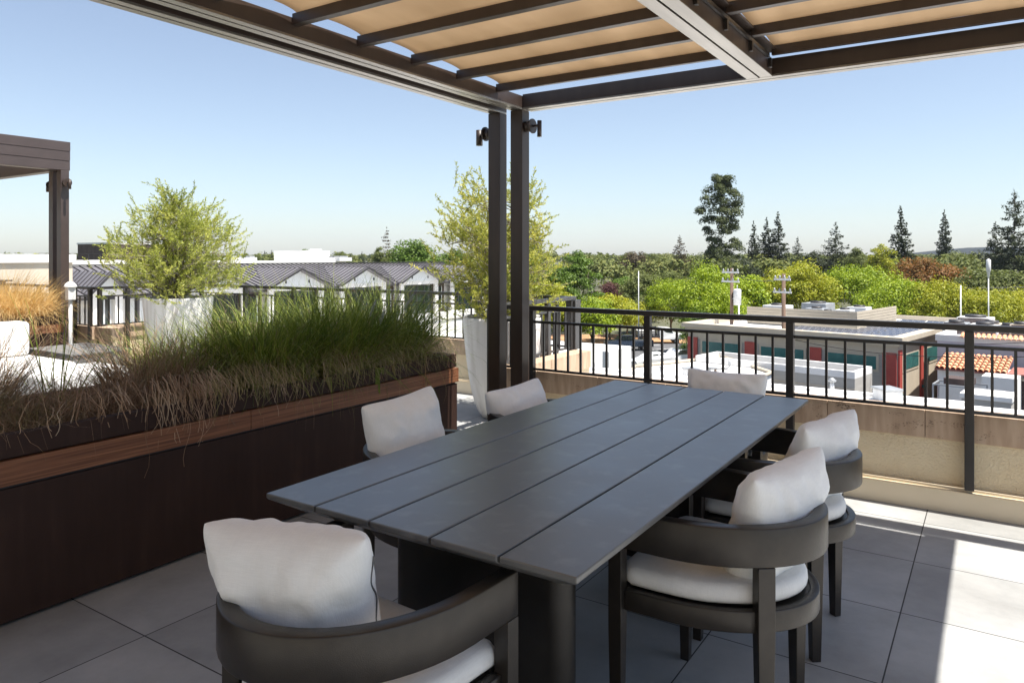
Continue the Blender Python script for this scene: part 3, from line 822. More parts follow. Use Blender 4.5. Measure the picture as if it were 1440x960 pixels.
def PL(x, y, z): return (x * KS, y * KS, ZK(z))
pillow('scatter_pillow', 0.45, 0.39, 0.25, 3, 'plump white pillow with a zip on the armchair nearest the viewer', frame(PL(-1.455, 1.245, 0.652), 196, -22, -2), zip_=True, tp=0.24)
pillow('scatter_pillow', 0.47, 0.44, 0.20, 11, 'white pillow on the nearer right-hand armchair, its corner peaking above the arm band', frame(PL(-0.612, 2.53, 0.608), 257, -14, -2))
pillow('scatter_pillow', 0.46, 0.42, 0.20, 27, 'white pillow on the right-hand armchair nearer the railing', frame(PL(-0.63, 3.36, 0.606), 256, -15, -2))
pillow('scatter_pillow', 0.47, 0.42, 0.19, 35, 'upright white pillow in front of the brown planter, left of the table', frame(PL(-2.18, 2.47, 0.67), 92, -13, 2))
pillow('scatter_pillow', 0.54, 0.40, 0.19, 41, 'tilted white pillow below the pergola posts', frame(PL(-2.17, 3.41, 0.595), 92, -20, 0))
pillow('scatter_pillow', 0.47, 0.40, 0.19, 53, 'white pillow at the far end of the table, seen against the railing', frame(PL(-1.345, 4.35, 0.61), 0, -12, 0))

# ------------------------------------------------------------------ planters and grasses
def planter(name, x0, x1, y0, y1, label):
    root = empty(name, (x1, y1, 0)); tag(root, label, 'planter', 'dark steel planter boxes')
    a, b, c, d = x0 - x1, 0, y0 - y1, 0
    MB().box(a, b, c, d, 0.015, 0.556).build('lower_panel', 'planter_steel', root, bevel=0.003)
    MB().box(a + 0.012, b - 0.012, c + 0.012, d - 0.012, 0.557, 0.568).build('shadow_gap', 'dark_trim', root)
    m = MB(); yy = d + 0.008; first = True
    while yy > c:
        y2 = max(c, yy - 1.83); m.box(b - 0.03, b + 0.008, y2 + 0.0015, yy, 0.569, 0.672); yy = y2 - 0.0015
    m.box(a, b - 0.031, d - 0.03, d + 0.008, 0.569, 0.672)
    m.build('wood_band', 'ipe_wood', root, bevel=0.002)
    m = MB()
    m.box(b - 0.06, b - 0.004, c, d - 0.004, 0.679, 0.775).box(a, a + 0.05, c, d - 0.004, 0.679, 0.775).box(a + 0.051, b - 0.061, d - 0.06, d - 0.004, 0.679, 0.775)
    m.box(a + 0.02, b - 0.02, c, d - 0.02, 0.6725, 0.6785)
    m.build('rim', 'planter_steel', root, bevel=0.003)
    MB().box(a + 0.052, b - 0.062, c, d - 0.062, 0.679, 0.735).build('soil', 'soil', root)
    return root
planter('planter_box', -4.25, -3.35, -1.2, 4.34, 'long dark brown steel planter with a wooden band, left of the table')
planter('planter_box', -10.75, -9.62, 0.3, 4.5, 'dark planter box of golden grass behind the white sofa')

def blades(n, seed, R0, Hm, droop, width, spread, lean=(0, 0), hvar=0.35, segs=6, fall=0.0, wav=0.0):
    """curved grass blades growing from a disc of radius R0"""
    rng = np.random.default_rng(seed)
    a = rng.uniform(0, 2 * np.pi, n); rr = R0 * np.sqrt(rng.uniform(0, 1, n))
    bx = rr * np.cos(a); by = rr * np.sin(a)
    az = a + rng.normal(0, 0.7, n)
    L = Hm * (1 + rng.uniform(-hvar, hvar * 0.6, n)) * (1 - 0.15 * rr / max(R0, 1e-6))
    th0 = np.abs(rng.normal(0, spread, n)) + 0.35 * rr / max(R0, 1e-6) * spread   # start angle from vertical
    dr = droop * rng.uniform(0.25, 1.5, n)
    px, py, pz = bx.copy(), by.copy(), np.zeros(n)
    V = np.zeros((n, segs + 1, 2, 3))
    wn = rng.uniform(0.6, 1.2, n) * width
    side = az + np.pi / 2 + rng.normal(0, 0.8, n)
    ph = rng.uniform(0, 6.28, n)
    for i in range(segs + 1):
        t = i / segs
        w = wn * (1 - t ** 1.6) * (0.55 + 0.45 * min(1, t * 5)) + 0.0006
        V[:, i, 0, 0] = px - np.cos(side) * w / 2; V[:, i, 0, 1] = py - np.sin(side) * w / 2; V[:, i, 0, 2] = pz
        V[:, i, 1, 0] = px + np.cos(side) * w / 2; V[:, i, 1, 1] = py + np.sin(side) * w / 2; V[:, i, 1, 2] = pz
        th = th0 + dr * t ** 1.3 * 1.6
        st = L / segs
        aw = az + wav * np.sin(ph + t * 7)
        px = px + np.sin(th) * np.cos(aw) * st + lean[0] * st * t
        py = py + np.sin(th) * np.sin(aw) * st + lean[1] * st * t
        pz = pz + np.cos(th) * st
        if fall: pz = pz
    V = V.reshape(-1, 3)
    base = (np.arange(n) * (segs + 1) * 2)[:, None]
    F = []
    for i in range(segs):
        q = base + 2 * i
        F.append(np.concatenate([q, q + 1, q + 3, q + 2], axis=1))
    return V, np.concatenate(F, axis=0)

def clump(x, y, z, mat, label, specs, cat='grass clump', group='ornamental grass clumps in the long planter', clip=None, extra=None):
    root = empty('grass_clump', (x, y, z)); tag(root, label, cat, group)
    for k, (nm, mt, args) in enumerate(specs):
        V, F = blades(**args)
        if clip is not None:
            # keep blades above the soil and out of the steel rim, let them fall outside it
            zz = V[:, 2]; wx = V[:, 0] + x; wy = V[:, 1] + y
            ins = (wx < -3.41) & (wx > -4.19) & (wy < 4.27)
            V[:, 2] = np.where(ins, np.maximum(zz, 0.002), zz)
            rim = (wx >= -3.41) & (wx <= -3.335)
            V[:, 2] = np.where(rim, np.maximum(V[:, 2], 0.777 - z), V[:, 2])
            rimy = (wy >= 4.27) & (wy <= 4.35) & (wx < -3.335)
            V[:, 2] = np.where(rimy, np.maximum(V[:, 2], 0.777 - z), V[:, 2])
        wd = np.linalg.norm(V[F[:, 0]] - V[F[:, 1]], axis=1); F = F[wd < 0.02]
        np_mesh(nm, V, F, mt, root)
    return root

SZ = 0.735
def G(n, seed, R0, Hm, droop, width, spread, **k): return dict(n=n, seed=seed, R0=R0, Hm=Hm, droop=droop, width=width, spread=spread, **k)
green = [
    (-3.74, 3.95, 0.58, 'tall green fountain grass at the far end of the planter, spilling past its corner', 11),
    (-3.72, 3.42, 0.60, 'dense green fountain grass with two pale seed heads, middle of the planter', 12),
    (-3.76, 2.92, 0.56, 'green fountain grass clump in the planter, in front of the gabled roofs', 13),
    (-3.95, 2.60, 0.42, 'loose green grass clump mixed with tan blades in the planter', 14),
]
for x, y, h, lab, s in green:
    clump(x, y, SZ, 'grass_green', lab, [
        ('blades', 'grass_green', G(2500 if s < 14 else 1400, s, 0.29, h * 1.08, 0.85, 0.0055, 0.42, hvar=0.5)),
        ('dry_blades', 'grass_brown', G(480, s + 100, 0.30, h * 0.85, 1.25, 0.003, 0.6, wav=0.4)),
        ('skirt_blades', 'grass_mixed', G(520, s + 200, 0.26, h * 0.85, 1.5, 0.003, 0.8, segs=8, wav=0.5)),
        ('light_blades', 'grass_straw', G(90, s + 300, 0.26, h * 1.08, 0.8, 0.0035, 0.5, wav=0.3)),
    ], clip=True)
brown = [
    (-3.80, 2.20, 0.46, 'reddish brown sedge leaning over the planter edge beside the green grass', 21, 'grass_brown', 'grass_mixed'),
    (-3.70, 1.86, 0.30, 'low tangled brown sedge mound in the middle of the planter', 22, 'grass_brown', 'grass_brown'),
    (-3.66, 1.52, 0.28, 'low dry sedge mound beneath the sofa in the picture', 23, 'grass_brown', 'grass_mixed'),
    (-3.66, 1.14, 0.42, 'wispy tan and green grass at the left edge of the picture', 24, 'grass_mixed', 'grass_brown'),
    (-3.95, 1.42, 0.50, 'upright thin reddish grass in front of the white sofa', 25, 'grass_brown', 'grass_mixed'),
    (-3.62, 0.80, 0.45, 'green tipped grass clump cut off by the left edge of the picture', 26, 'grass_green', 'grass_brown'),
]
for x, y, h, lab, s, m1, m2 in brown:
    low = s in (22, 23)
    clump(x, y, SZ, m1, lab, [
        ('blades', m1, G(1300 if low else 1100, s, 0.20, h, 1.25 if low else 0.75, 0.0028, 0.8 if low else 0.42, wav=0.9 if low else 0.2, hvar=0.5, segs=8)),
        ('dry_blades', m2, G(420, s + 100, 0.20, h * 1.0, 1.4, 0.0024, 0.7, wav=0.9, segs=8)),
    ], clip=True)
# single tall green blades (px 120-200 in the photo)
clump(-3.85, 1.78, SZ, 'grass_green', 'sparse tall green blades standing in front of the coffee table', [
    ('blades', 'grass_green', G(34, 61, 0.07, 0.60, 0.35, 0.006, 0.38))], clip=True)

# trailing strands hanging over the front
def strands(y0, y1, n, seed, length, label):
    rng = random.Random(seed)
    root = empty('trailing_strands', (-3.34, (y0 + y1) / 2, 0.78)); tag(root, label, 'dry grass', 'dry strands hanging over the planter front')
    V = []; F = []
    cl = [(rng.uniform(y0, y1), rng.uniform(0.02, 0.09), rng.uniform(0.45, 1.1), rng.uniform(-.5, .5)) for _ in range(max(3, n // 14))]
    for i in range(n):
        cc = cl[rng.randrange(len(cl))]
        y = min(4.30, cc[0] + rng.gauss(0, cc[1])) - (y0 + y1) / 2
        L = length * cc[2] * rng.uniform(0.15, 1.0)
        x = -0.07; z = 0.03 + rng.uniform(0, 0.05); px, pz, py = x - 0.12, z - 0.02, y
        curl = rng.uniform(-0.9, 0.9) + cc[3]; ph = rng.uniform(0, 6.28); segs = 11
        hh_ = rng.uniform(0.03, 0.11); o = len(V); w = rng.uniform(0.0014, 0.0040); out = rng.uniform(0.02, 0.07)
        ev = rng.uniform(0.10, 0.26); dy = rng.uniform(-0.7, 0.7) + cc[3]
        for k in range(segs + 1):
            t = k / segs; s = t * (L + ev)
            if s < ev:
                xx = px + (s / ev) * (0.13 + out); zz = pz + hh_ * math.sin(math.pi * s / ev) ; yy = py + dy * s
            else:
                q = (s - ev)
                xx = px + 0.13 + out + 0.012 * math.sin(ph + q * 16) + 0.01 * q; zz = pz - q * (1 - 0.25 * abs(curl)) ; yy = py + dy * ev + curl * q * q * 1.2 + 0.014 * math.sin(ph * 2 + q * 21)
                if t > 0.8 and abs(curl) > 0.3: zz += (t - 0.8) * 0.12
            V.append((xx, yy - w / 2, zz)); V.append((xx, yy + w / 2, zz))
        for k in range(segs): F.append((o + 2 * k, o + 2 * k + 1, o + 2 * k + 3, o + 2 * k + 2))
    V = np.array(V); F = np.array(F); k_ = len(F) * 3 // 4 // 11 * 11
    np_mesh('strand_mass', V, F[k_:], 'grass_straw', root)
    np_mesh('strand_mass', V, F[:k_], 'grass_mixed' if y0 > 2 else 'grass_brown', root)
strands(0.3, 1.25, 190, 1, 0.42, 'tan dry strands hanging over the planter at the left edge of the picture')
strands(1.30, 1.95, 45, 2, 0.14, 'few short curly dry strands over the planter rim')
strands(1.98, 2.32, 190, 3, 0.34, 'bundle of tan dry strands hanging over the wood band, left of the green grass')
strands(2.35, 3.40, 420, 4, 0.22, 'wide curtain of brown strands below the green grass')
strands(3.40, 4.30, 260, 5, 0.17, 'short fringe of dry strands at the far end of the planter')
# pale bottle brush seed heads
def seed_heads(parent_xyz, pts, label):
    root = empty('seed_heads', parent_xyz); tag(root, label, 'grass plume', 'pale plumes among the green grass')
    for (dx, dy, dz, tx, ty) in pts:
        rng = np.random.default_rng(int(abs(dx * 1000) + 5)); n = 900
        t = rng.uniform(0, 1, n); a = rng.uniform(0, 6.28, n); r = 0.011 * np.sin(np.pi * (0.12 + 0.8 * t))
        base = np.stack([dx + tx * t * 0.09, dy + ty * t * 0.09, dz + t * 0.11], 1)
        d = np.stack([np.cos(a), np.sin(a), np.full(n, 0.6)], 1) * r[:, None] * 1.6
        s = np.stack([-np.sin(a), np.cos(a), np.zeros(n)], 1) * 0.0012
        V = np.concatenate([base - s, base + s, base + d + s * 0.2], 0)
        F = np.stack([np.arange(n), np.arange(n) + n, np.arange(n) + 2 * n], 1)
        np_mesh('plume', V, F, 'outdoor_fabric', root)
        MB().tube([(dx - tx * 0.1, dy - ty * 0.1, dz - 0.35), (dx, dy, dz), (dx + tx * 0.08, dy + ty * 0.08, dz + 0.08)], 0.0015, 5).build('stem', 'grass_brown', root)
seed_heads((-3.6, 3.5, SZ), [(0.15, 0.03, 0.37, 0.2, 0.4), (0.16, 0.355, 0.39, 0.2, 0.8), (0.17, 0.10, 0.30, 0.1, 0.4)], 'three pale bottlebrush plumes above the green grass clumps')

# golden grass in the far planter
for i, (x, y, h, lab) in enumerate([
        (-10.0, 4.12, 0.62, 'golden dry grass clump next to the far pergola post'),
        (-10.05, 3.55, 0.60, 'golden dry grass clump behind the sofa back'),
        (-10.0, 2.95, 0.58, 'golden dry grass clump at the left edge, behind the sofa')]):
    clump(x, y, 0.74, 'grass_gold', lab, [
        ('blades', 'grass_gold', G(1500, 300 + i, 0.34, h, 0.9, 0.006, 0.5)),
        ('skirt_blades', 'grass_gold', G(900, 330 + i, 0.36, h * 0.95, 1.7, 0.006, 0.8))], group='golden grass clumps in the far planter')
    clump(x - 0.45, y, 0.74, 'grass_gold', lab.replace('golden dry grass clump', 'taller back row of golden grass'), [
        ('blades', 'grass_gold', G(1200, 360 + i, 0.34, h * 1.15, 0.8, 0.006, 0.45))], group='golden grass clumps in the far planter')

# ------------------------------------------------------------------ pots and olive trees
def pot(x, y, s, label):
    root = empty('plant_pot', (x, y, 0)); tag(root, label, 'plant pot', 'tall white plaster pots')
    prof = [(0.0, 0.0), (0.17, 0.0), (0.20, 0.012), (0.235, 0.06), (0.268, 0.14), (0.30, 0.26), (0.328, 0.40), (0.350, 0.56), (0.366, 0.72), (0.376, 0.86), (0.380, 0.93), (0.378, 0.948), (0.368, 0.956), (0.352, 0.950), (0.345, 0.93), (0.335, 0.84)]
    MB().lathe([(r * s, z * s) for r, z in prof], 56, wob=0.006, seed=x).build('pot_wall', 'pot_plaster', root)
    MB().lathe([(0.0, 0.86 * s), (0.338 * s, 0.86 * s)], 40).build('soil', 'soil', root)
pot(-3.86, 5.70, 0.985, 'tall white tapered pot just behind the pergola posts')
pot(-8.40, 5.27, 1.05, 'white tapered pot of the round-crowned olive, behind the grass at left')

def quat_basis(d, rng_roll):
    """d (n,3) unit -> two perpendicular unit vectors"""
    up = np.where(np.abs(d[:, 2:3]) < 0.9, np.array([[0, 0, 1.0]]), np.array([[1.0, 0, 0]]))
    a = np.cross(d, up); a /= np.linalg.norm(a, axis=1, keepdims=True) + 1e-9
    b = np.cross(d, a)
    c, s = np.cos(rng_roll)[:, None], np.sin(rng_roll)[:, None]
    return a * c + b * s, b * c - a * s

def leaf_strip(pos, d, length, width, rng, name, mat, parent):
    n = len(pos)
    s, nn = quat_basis(d, rng.uniform(0, 6.28, n))
    L = length[:, None]; W = width[:, None]
    p0 = pos; p1 = pos + d * L * 0.45 + s * W / 2; p2 = pos + d * L + nn * L * 0.06; p3 = pos + d * L * 0.45 - s * W / 2
    V = np.stack([p0, p1, p2, p3], 1).reshape(-1, 3)
    F = (np.arange(n) * 4)[:, None] + np.array([[0, 1, 2, 3]])
    return np_mesh(name, V, F, mat, parent)

def olive(x, y, zb, H, rad, seed, mat, label, stems, ntw, shape):
    rng = np.random.default_rng(seed); pr = random.Random(seed)
    root = empty('olive_tree', (x, y, zb)); tag(root, label, 'tree', 'young olive trees in white pots')
    m = MB(); mb = MB(); tips = []
    for k in range(stems):
        a = 6.28 * k / stems + pr.uniform(-0.4, 0.4)
        lean = pr.uniform(0.12, 0.35) * rad
        p = [Vector((0.03 * math.cos(a), 0.03 * math.sin(a), -0.06))]
        for i in range(1, 9):
            t = i / 8
            p.append(Vector((math.cos(a) * lean * t ** 1.2 + pr.uniform(-.025, .025), math.sin(a) * lean * t ** 1.2 + pr.uniform(-.025, .025), H * 0.88 * t)))
        m.tube(p, 0.020 if k else 0.028, 8, 0.004)
        for i in range(1, 9):
            for q in range(5 if i < 7 else 3):
                a2 = pr.uniform(0, 6.28); hz = p[i].z / H
                rr = shape(min(1, hz)) * rad
                tgt = Vector((math.cos(a2) * rr * pr.uniform(0.7, 1.0), math.sin(a2) * rr * pr.uniform(0.7, 1.0), p[i].z + pr.uniform(-0.05, 0.22) * H))
                mid = (p[i] + tgt) / 2 + Vector((pr.uniform(-.03, .03), pr.uniform(-.03, .03), pr.uniform(-.02, .05)))
                mb.tube([p[i], mid, tgt], 0.006, 5, 0.0018, cap=False)
                tips += [(p[i] * 0.55 + mid * 0.45, tgt), (mid, tgt), (mid * 0.5 + tgt * 0.5, tgt), (tgt, tgt)]
    m.build('trunk', 'olive_bark', root); mb.build('branches', 'olive_bark', root)
    P = []; D = []; L = []; W = []
    tw = MB()
    for i in range(ntw):
        s, tg = tips[pr.randrange(len(tips))]
        s = Vector(s) + Vector((pr.gauss(0, .04), pr.gauss(0, .04), pr.gauss(0, .04)))
        out = Vector((s.x, s.y, 0)); out = out.normalized() if out.length > 1e-3 else Vector((1, 0, 0))
        d = (out * pr.uniform(-0.1, 0.9) + Vector((pr.gauss(0, .45), pr.gauss(0, .45), pr.uniform(0.1, 1.2)))).normalized()
        ln = pr.uniform(0.10, 0.26)
        if pr.random() < 0.07: ln *= 1.5
        cv = Vector((pr.gauss(0, .25), pr.gauss(0, .25), pr.uniform(-.2, .4)))
        nl = int(ln / 0.0105); prev = s.copy(); pts = [s.copy()]
        for k in range(nl):
            t = k / nl
            dd = (d + cv * t).normalized(); prev = prev + dd * (ln / nl)
            if k == nl // 2 or k == nl - 1: pts.append(prev.copy())
            if k < 1: continue
            for _ in range(2):
                ld = (dd * 0.8 + Vector((pr.gauss(0, .6), pr.gauss(0, .6), pr.gauss(0, .5)))).normalized()
                P.append(tuple(prev)); D.append(tuple(ld)); L.append(pr.uniform(0.030, 0.058) * (1 - 0.35 * t)); W.append(pr.uniform(0.007, 0.012))
        if len(pts) > 1: tw.tube(pts, 0.0016, 3, 0.0008, cap=False)
    tw.build('twigs', 'olive_bark', root, recalc=False)
    leaf_strip(np.array(P), np.array(D), np.array(L), np.array(W), rng, 'crown', mat, root)
    return root
olive(-3.90, 5.66, 0.80, 1.30, 0.66, 5, 'olive_leaf', 'airy yellow-green olive tree behind the pergola posts, with loose shoots to the right', 4, 900,
      lambda h: 0.55 + 0.9 * math.sin(math.pi * min(1, h * 0.85 + 0.12)) * 0.55 - 0.25 * h)
olive(-8.40, 5.27, 0.88, 1.24, 0.80, 9, 'olive_leaf_green', 'round-crowned olive tree at left, above the gabled roofs', 6, 1500,
      lambda h: 0.95 * math.sin(math.pi * min(1, h * 0.78 + 0.22)) + 0.08)

# ------------------------------------------------------------------ lounge
sofa = empty('garden_sofa', (-8.4, 3.1, 0)); tag(sofa, 'white cushioned garden sofa at the left, in full sun', 'sofa')
def cushion(name, x0, x1, y0, y1, z0, z1, par, mat='outdoor_fabric', M=None, bev=0.05):
    return MB().box(x0, x1, y0, y1, z0, z1, M).build(name, mat, par, bevel=bev, seg=4)
MB().box(-0.55, 0.55, -1.2, 0.75, 0.06, 0.24).build('sofa_base', 'outdoor_fabric', sofa, bevel=0.02)
cushion('seat_cushion', -0.50, 0.56, -1.18, 0.72, 0.242, 0.43, sofa)
cushion('back_cushion', -0.58, -0.33, -1.18, 0.66, 0.432, 0.80, sofa)
o2 = empty('ottoman', (-7.55, 3.62, 0)); tag(o2, 'low white upholstered ottoman in front of the sofa', 'ottoman')
cushion('ottoman_cushion', -0.32, 0.32, -0.4, 0.42, 0.10, 0.405, o2); MB().box(-0.28, 0.28, -0.36, 0.38, 0, 0.0995).build('ottoman_base', 'dark_trim', o2)
ct = empty('coffee_table', (-8.95, 4.42, 0)); tag(ct, 'low dark grey box table between the sofa and the far wall', 'table')
MB().box(-0.55, 0.45, -0.35, 0.30, 0.0, 0.40).build('table_body', 'coffee_top', ct, bevel=0.006)
MB().box(-0.57, 0.47, -0.37, 0.32, 0.402, 0.425).build('table_top', 'coffee_top', ct, bevel=0.004)
ln = empty('garden_lantern', (at(99, 9.0)[0], at(99, 9.0)[1], 0)); tag(ln, 'pale boxy lantern with a domed lid beside the far pergola post', 'lantern')
m = MB().box(-0.045, 0.045, -0.045, 0.045, 0.97, 1.13); m.build('lantern_glass', 'duct_white', ln, bevel=0.006)
MB().lathe([(0.0, 1.20), (0.03, 1.19), (0.06, 1.165), (0.072, 1.135), (0.072, 1.13)], 20).build('lid', 'duct_white', ln)
MB().tube([(0, 0, 0), (0, 0, 0.97)], 0.022, 10).build('stand', 'duct_white', ln)

# ------------------------------------------------------------------ trees of the town
GZ = -9.2
def puff_quads(rng, centers, radii, per, size, flat=0.6):
    C = np.repeat(centers, per, axis=0); Rr = np.repeat(radii, per)
    n = len(C)
    d = rng.normal(0, 1, (n, 3)); d[:, 2] = np.where(d[:, 2] < -0.4, -d[:, 2], d[:, 2]); d /= np.linalg.norm(d, axis=1, keepdims=True)
    r = Rr * np.where(rng.uniform(0, 1, n) < 0.25, rng.uniform(0.4, 0.8, n), rng.uniform(0.80, 1.10, n))
    lump = 1 + 0.22 * np.sin(d[:, 0] * 5 + C[:, 0] * 3) * np.cos(d[:, 1] * 5 + C[:, 1] * 3)
    p = C + d * (r * lump)[:, None] * np.array([1, 1, 0.8])
    nrm = d * 1.15 + rng.normal(0, 0.5, (n, 3)) + np.array([0, 0, 0.35]); nrm /= np.linalg.norm(nrm, axis=1, keepdims=True)
    a, b = quat_basis(nrm, rng.uniform(0, 6.28, n))
    s = (size * rng.uniform(0.5, 1.25, n))[:, None]
    V = np.stack([p - a * s, p - b * s * flat, p + a * s, p + b * s * flat], 1).reshape(-1, 3)
    F = (np.arange(n) * 4)[:, None] + np.array([[0, 1, 2, 3]])
    return V, F

def broad_crown(seed, W, H, z0, npuff, per, size, kind='dome'):
    rng = np.random.default_rng(seed)
    cs = []; rs = []
    tries = 0
    while len(cs) < npuff and tries < 40000:
        tries += 1
        d = rng.normal(0, 1, 3); d /= np.linalg.norm(d)
        if d[2] < -0.55: continue
        t = rng.uniform(0.25, 1.0) ** 0.6 * 0.9 if kind == 'dome' else rng.uniform(0.1, 0.9)
        rr = W / 2 * (1 + 0.16 * np.sin(3 * math.atan2(d[1], d[0]) + seed))
        z = z0 + (H - z0) * (0.40 + 0.52 * d[2] * t) if kind == 'dome' else rng.uniform(z0, H)
        if kind == 'dome':
            c = np.array([d[0] * rr * t, d[1] * rr * t, z])
            r = rng.uniform(0.08, 0.17) * W
        elif kind == 'column':      # irregular pine: clumps on a tall axis
            hh = (z - z0) / (H - z0)
            ww = W / 2 * (0.30 + 0.78 * math.sin(math.pi * (0.16 + 0.80 * hh)) ** 0.8) * (0.72 if hh > 0.88 else 1)
            a = rng.uniform(0, 6.28); q = rng.uniform(0.25, 0.95)
            c = np.array([math.cos(a) * ww * q, math.sin(a) * ww * q, z]); r = rng.uniform(0.09, 0.16) * W
        cs.append(c); rs.append(r)
    cs = np.array(cs); rs = np.array(rs)
    return puff_quads(rng, cs, rs, per, size)

def conifer_crown(seed, W, H, z0, tiers, per, size, sparse=0.0, drop=0.12, powr=0.9):
    rng = np.random.default_rng(seed); P = []
    for i in range(tiers):
        t = i / (tiers - 1); z = z0 + (H - z0) * t
        rad = W / 2 * (1 - t) ** powr * rng.uniform(0.75, 1.1) + 0.02 * W
        nb = max(4, int(9 * (1 - t) + 4))
        for k in range(nb):
            if rng.uniform() < sparse: continue
            a = rng.uniform(0, 6.28); L = rad * rng.uniform(0.6, 1.12)
            m = max(3, int(per * L / (W / 2)))
            u = rng.uniform(0.08, 1, m) ** 0.8
            sp = 0.10 * L * (1.15 - u)
            x = math.cos(a) * L * u + rng.normal(0, 1, m) * sp; y = math.sin(a) * L * u + rng.normal(0, 1, m) * sp
            zz = z - drop * L * u + 0.10 * L * u ** 3 + rng.normal(0, 0.008 * H, m)
            P.append(np.stack([x, y, zz], 1))
    P = np.concatenate(P); n = len(P)
    nrm = rng.normal(0, 0.6, (n, 3)) + np.array([0, 0, 0.8]); nrm /= np.linalg.norm(nrm, axis=1, keepdims=True)
    a, b = quat_basis(nrm, rng.uniform(0, 6.28, n)); s = (size * rng.uniform(0.5, 1.2, n))[:, None]
    V = np.stack([P - a * s, P - b * s * 0.45, P + a * s, P + b * s * 0.45], 1).reshape(-1, 3)
    F = (np.arange(n) * 4)[:, None] + np.array([[0, 1, 2, 3]])
    return V, F

MC = {}
def tree(px, depth, top_y, wpx, kind, mat, label, group='trees among the houses beyond the terrace', seed=None, base=GZ, name=None, name2=None):
    x, y = at(px, depth); ztop = zat(top_y, depth); H = (ztop - base) * (1.02 if kind in ('dome', 'big') else 1); W = wpx * depth / FPX * (1.22 if kind in ('dome', 'big', 'red') else 1)
    nm = name or {'dome': 'street_tree', 'big': 'shade_tree', 'col': 'pine_tree', 'con': 'conifer_tree', 'red': 'redwood_tree', 'sparse': 'conifer_tree'}[kind]
    root = empty(nm, (x, y, base), (px * 7 % 628) / 100.0); tag(root, label, 'tree', group)
    if seed is None: seed = int(px) % 3
    key = (kind, mat, seed, round(W / H * 6) / 6 if kind in ('dome', 'big') else round(W / H * 12) / 12)
    if key not in MC:
        A = key[3]
        if kind == 'dome': V, F = broad_crown(seed + 1, A, 1.0, 0.20, 85, 130, 0.016 * A + .004)
        elif kind == 'big': V, F = broad_crown(seed + 1, A, 1.0, 0.12, 150, 170, 0.010 * A + .003)
        elif kind == 'col': V, F = broad_crown(seed + 1, A, 1.0, 0.22, 85, 300, 0.0085, 'column')
        elif kind == 'con': V, F = conifer_crown(seed + 1, A * 1.45, 1.0, 0.12, 30, 85, 0.014)
        elif kind == 'red': V, F = conifer_crown(seed + 1, A, 1.0, 0.12, 32, 90, 0.012, 0.12, 0.06, 0.75)
        elif kind == 'sparse': V, F = conifer_crown(seed + 1, A, 1.0, 0.2, 18, 50, 0.011, 0.3, 0.03, 0.6)
        co = np_mesh('crown', V, F, mat); 
        tk = MB(); rr = random.Random(seed)
        if kind in ('dome', 'big'):
            tk.tube([(0, 0, 0), (0.01, 0, 0.15), (0.0, 0.01, 0.3)], 0.022, 8, 0.017)
            for q in range(7):
                a = 6.28 * q / 7 + rr.uniform(-.3, .3); tk.tube([(0, 0, 0.2), (0.1 * math.cos(a), 0.1 * math.sin(a), 0.38), (0.27 * math.cos(a), 0.27 * math.sin(a), rr.uniform(.5, .75))], 0.012, 5, 0.004)
        else:
            tk.tube([(0, 0, 0), (0, 0, 0.5), (0, 0, 0.985)], 0.022, 7, 0.002)
            if kind != 'con':
                for q in range(26):
                    a = rr.uniform(0, 6.28); z = rr.uniform(.25, .9); L = 0.36 * (1 - z) + .1
                    tk.tube([(0, 0, z), (L * math.cos(a), L * math.sin(a), z + .01)], 0.006, 4, 0.002)
        to = tk.build('trunk', 'bark')
        MC[key] = (co.data, to.data); co.parent = root; to.parent = root
    else:
        co = bpy.data.objects.new('crown', MC[key][0]); to = bpy.data.objects.new('trunk', MC[key][1])
        for q in (co, to): COL.objects.link(q); q.parent = root
    co.scale = (W / key[3], W / key[3], H); to.scale = (max(0.5 * W, .07 * H) if kind in ('dome', 'big') else W * 0.6, max(0.5 * W, .07 * H) if kind in ('dome', 'big') else W * 0.6, H)
    if kind in ('dome', 'big'): to.scale = (W * 0.9, W * 0.9, H)
    return root

T = tree
# conifers on the skyline
T(1015, 200, 250, 64, 'col', 'needle_pine', 'tallest dark irregular pine on the skyline, right of centre')
T(1060, 215, 311, 30, 'con', 'needle_dark', 'slim dark conifer just right of the tallest pine')
T(1078, 225, 306, 34, 'con', 'needle_dark', 'left one of a close pair of dark conifers')
T(1094, 222, 299, 38, 'con', 'needle_dark', 'right, taller one of a close pair of dark conifers', seed=2)
T(1122, 240, 334, 40, 'con', 'needle_dark', 'short dark conifer between the pair and the broad conifer')
T(1175, 190, 313, 52, 'con', 'needle_dark', 'broad layered conifer above the green street trees', seed=1)
T(1266, 195, 291, 46, 'con', 'needle_dark', 'tall pointed conifer beside the orange-tinged tree', seed=0)
T(1328, 225, 297, 34, 'red', 'needle_dark', 'narrow ragged conifer with open branches near the right side')
T(1426, 175, 268, 74, 'red', 'needle_dark', 'tall open-branched cedar cut off by the right edge', seed=0)
T(1400, 190, 312, 46, 'red', 'needle_dark', 'lower open-branched cedar left of the one at the right edge', seed=1)
T(956, 230, 332, 38, 'red', 'needle_brown', 'brownish conifer left of the tallest pine')
T(544, 190, 320, 34, 'sparse', 'needle_brown', 'thin ragged conifer above the grey metal roofs')
T(533, 160, 342, 26, 'dome', 'leaf_olive', 'small dull tree at the foot of the ragged conifer')
T(578, 150, 331, 72, 'dome', 'leaf_green', 'round green tree behind the metal roofs, left of the yellow olive', seed=1)
T(556, 155, 345, 50, 'dome', 'leaf_olive', 'dull green tree overlapping the ragged conifer')
T(480, 260, 350, 22, 'dome', 'leaf_olive', 'small rounded tree right of the white penthouse box')
T(509, 320, 354, 18, 'con', 'needle_dark', 'tiny conifer above the metal roof ridge', seed=1)
T(493, 330, 357, 12, 'con', 'needle_dark', 'tiniest conifer right of the rounded tree', seed=2)
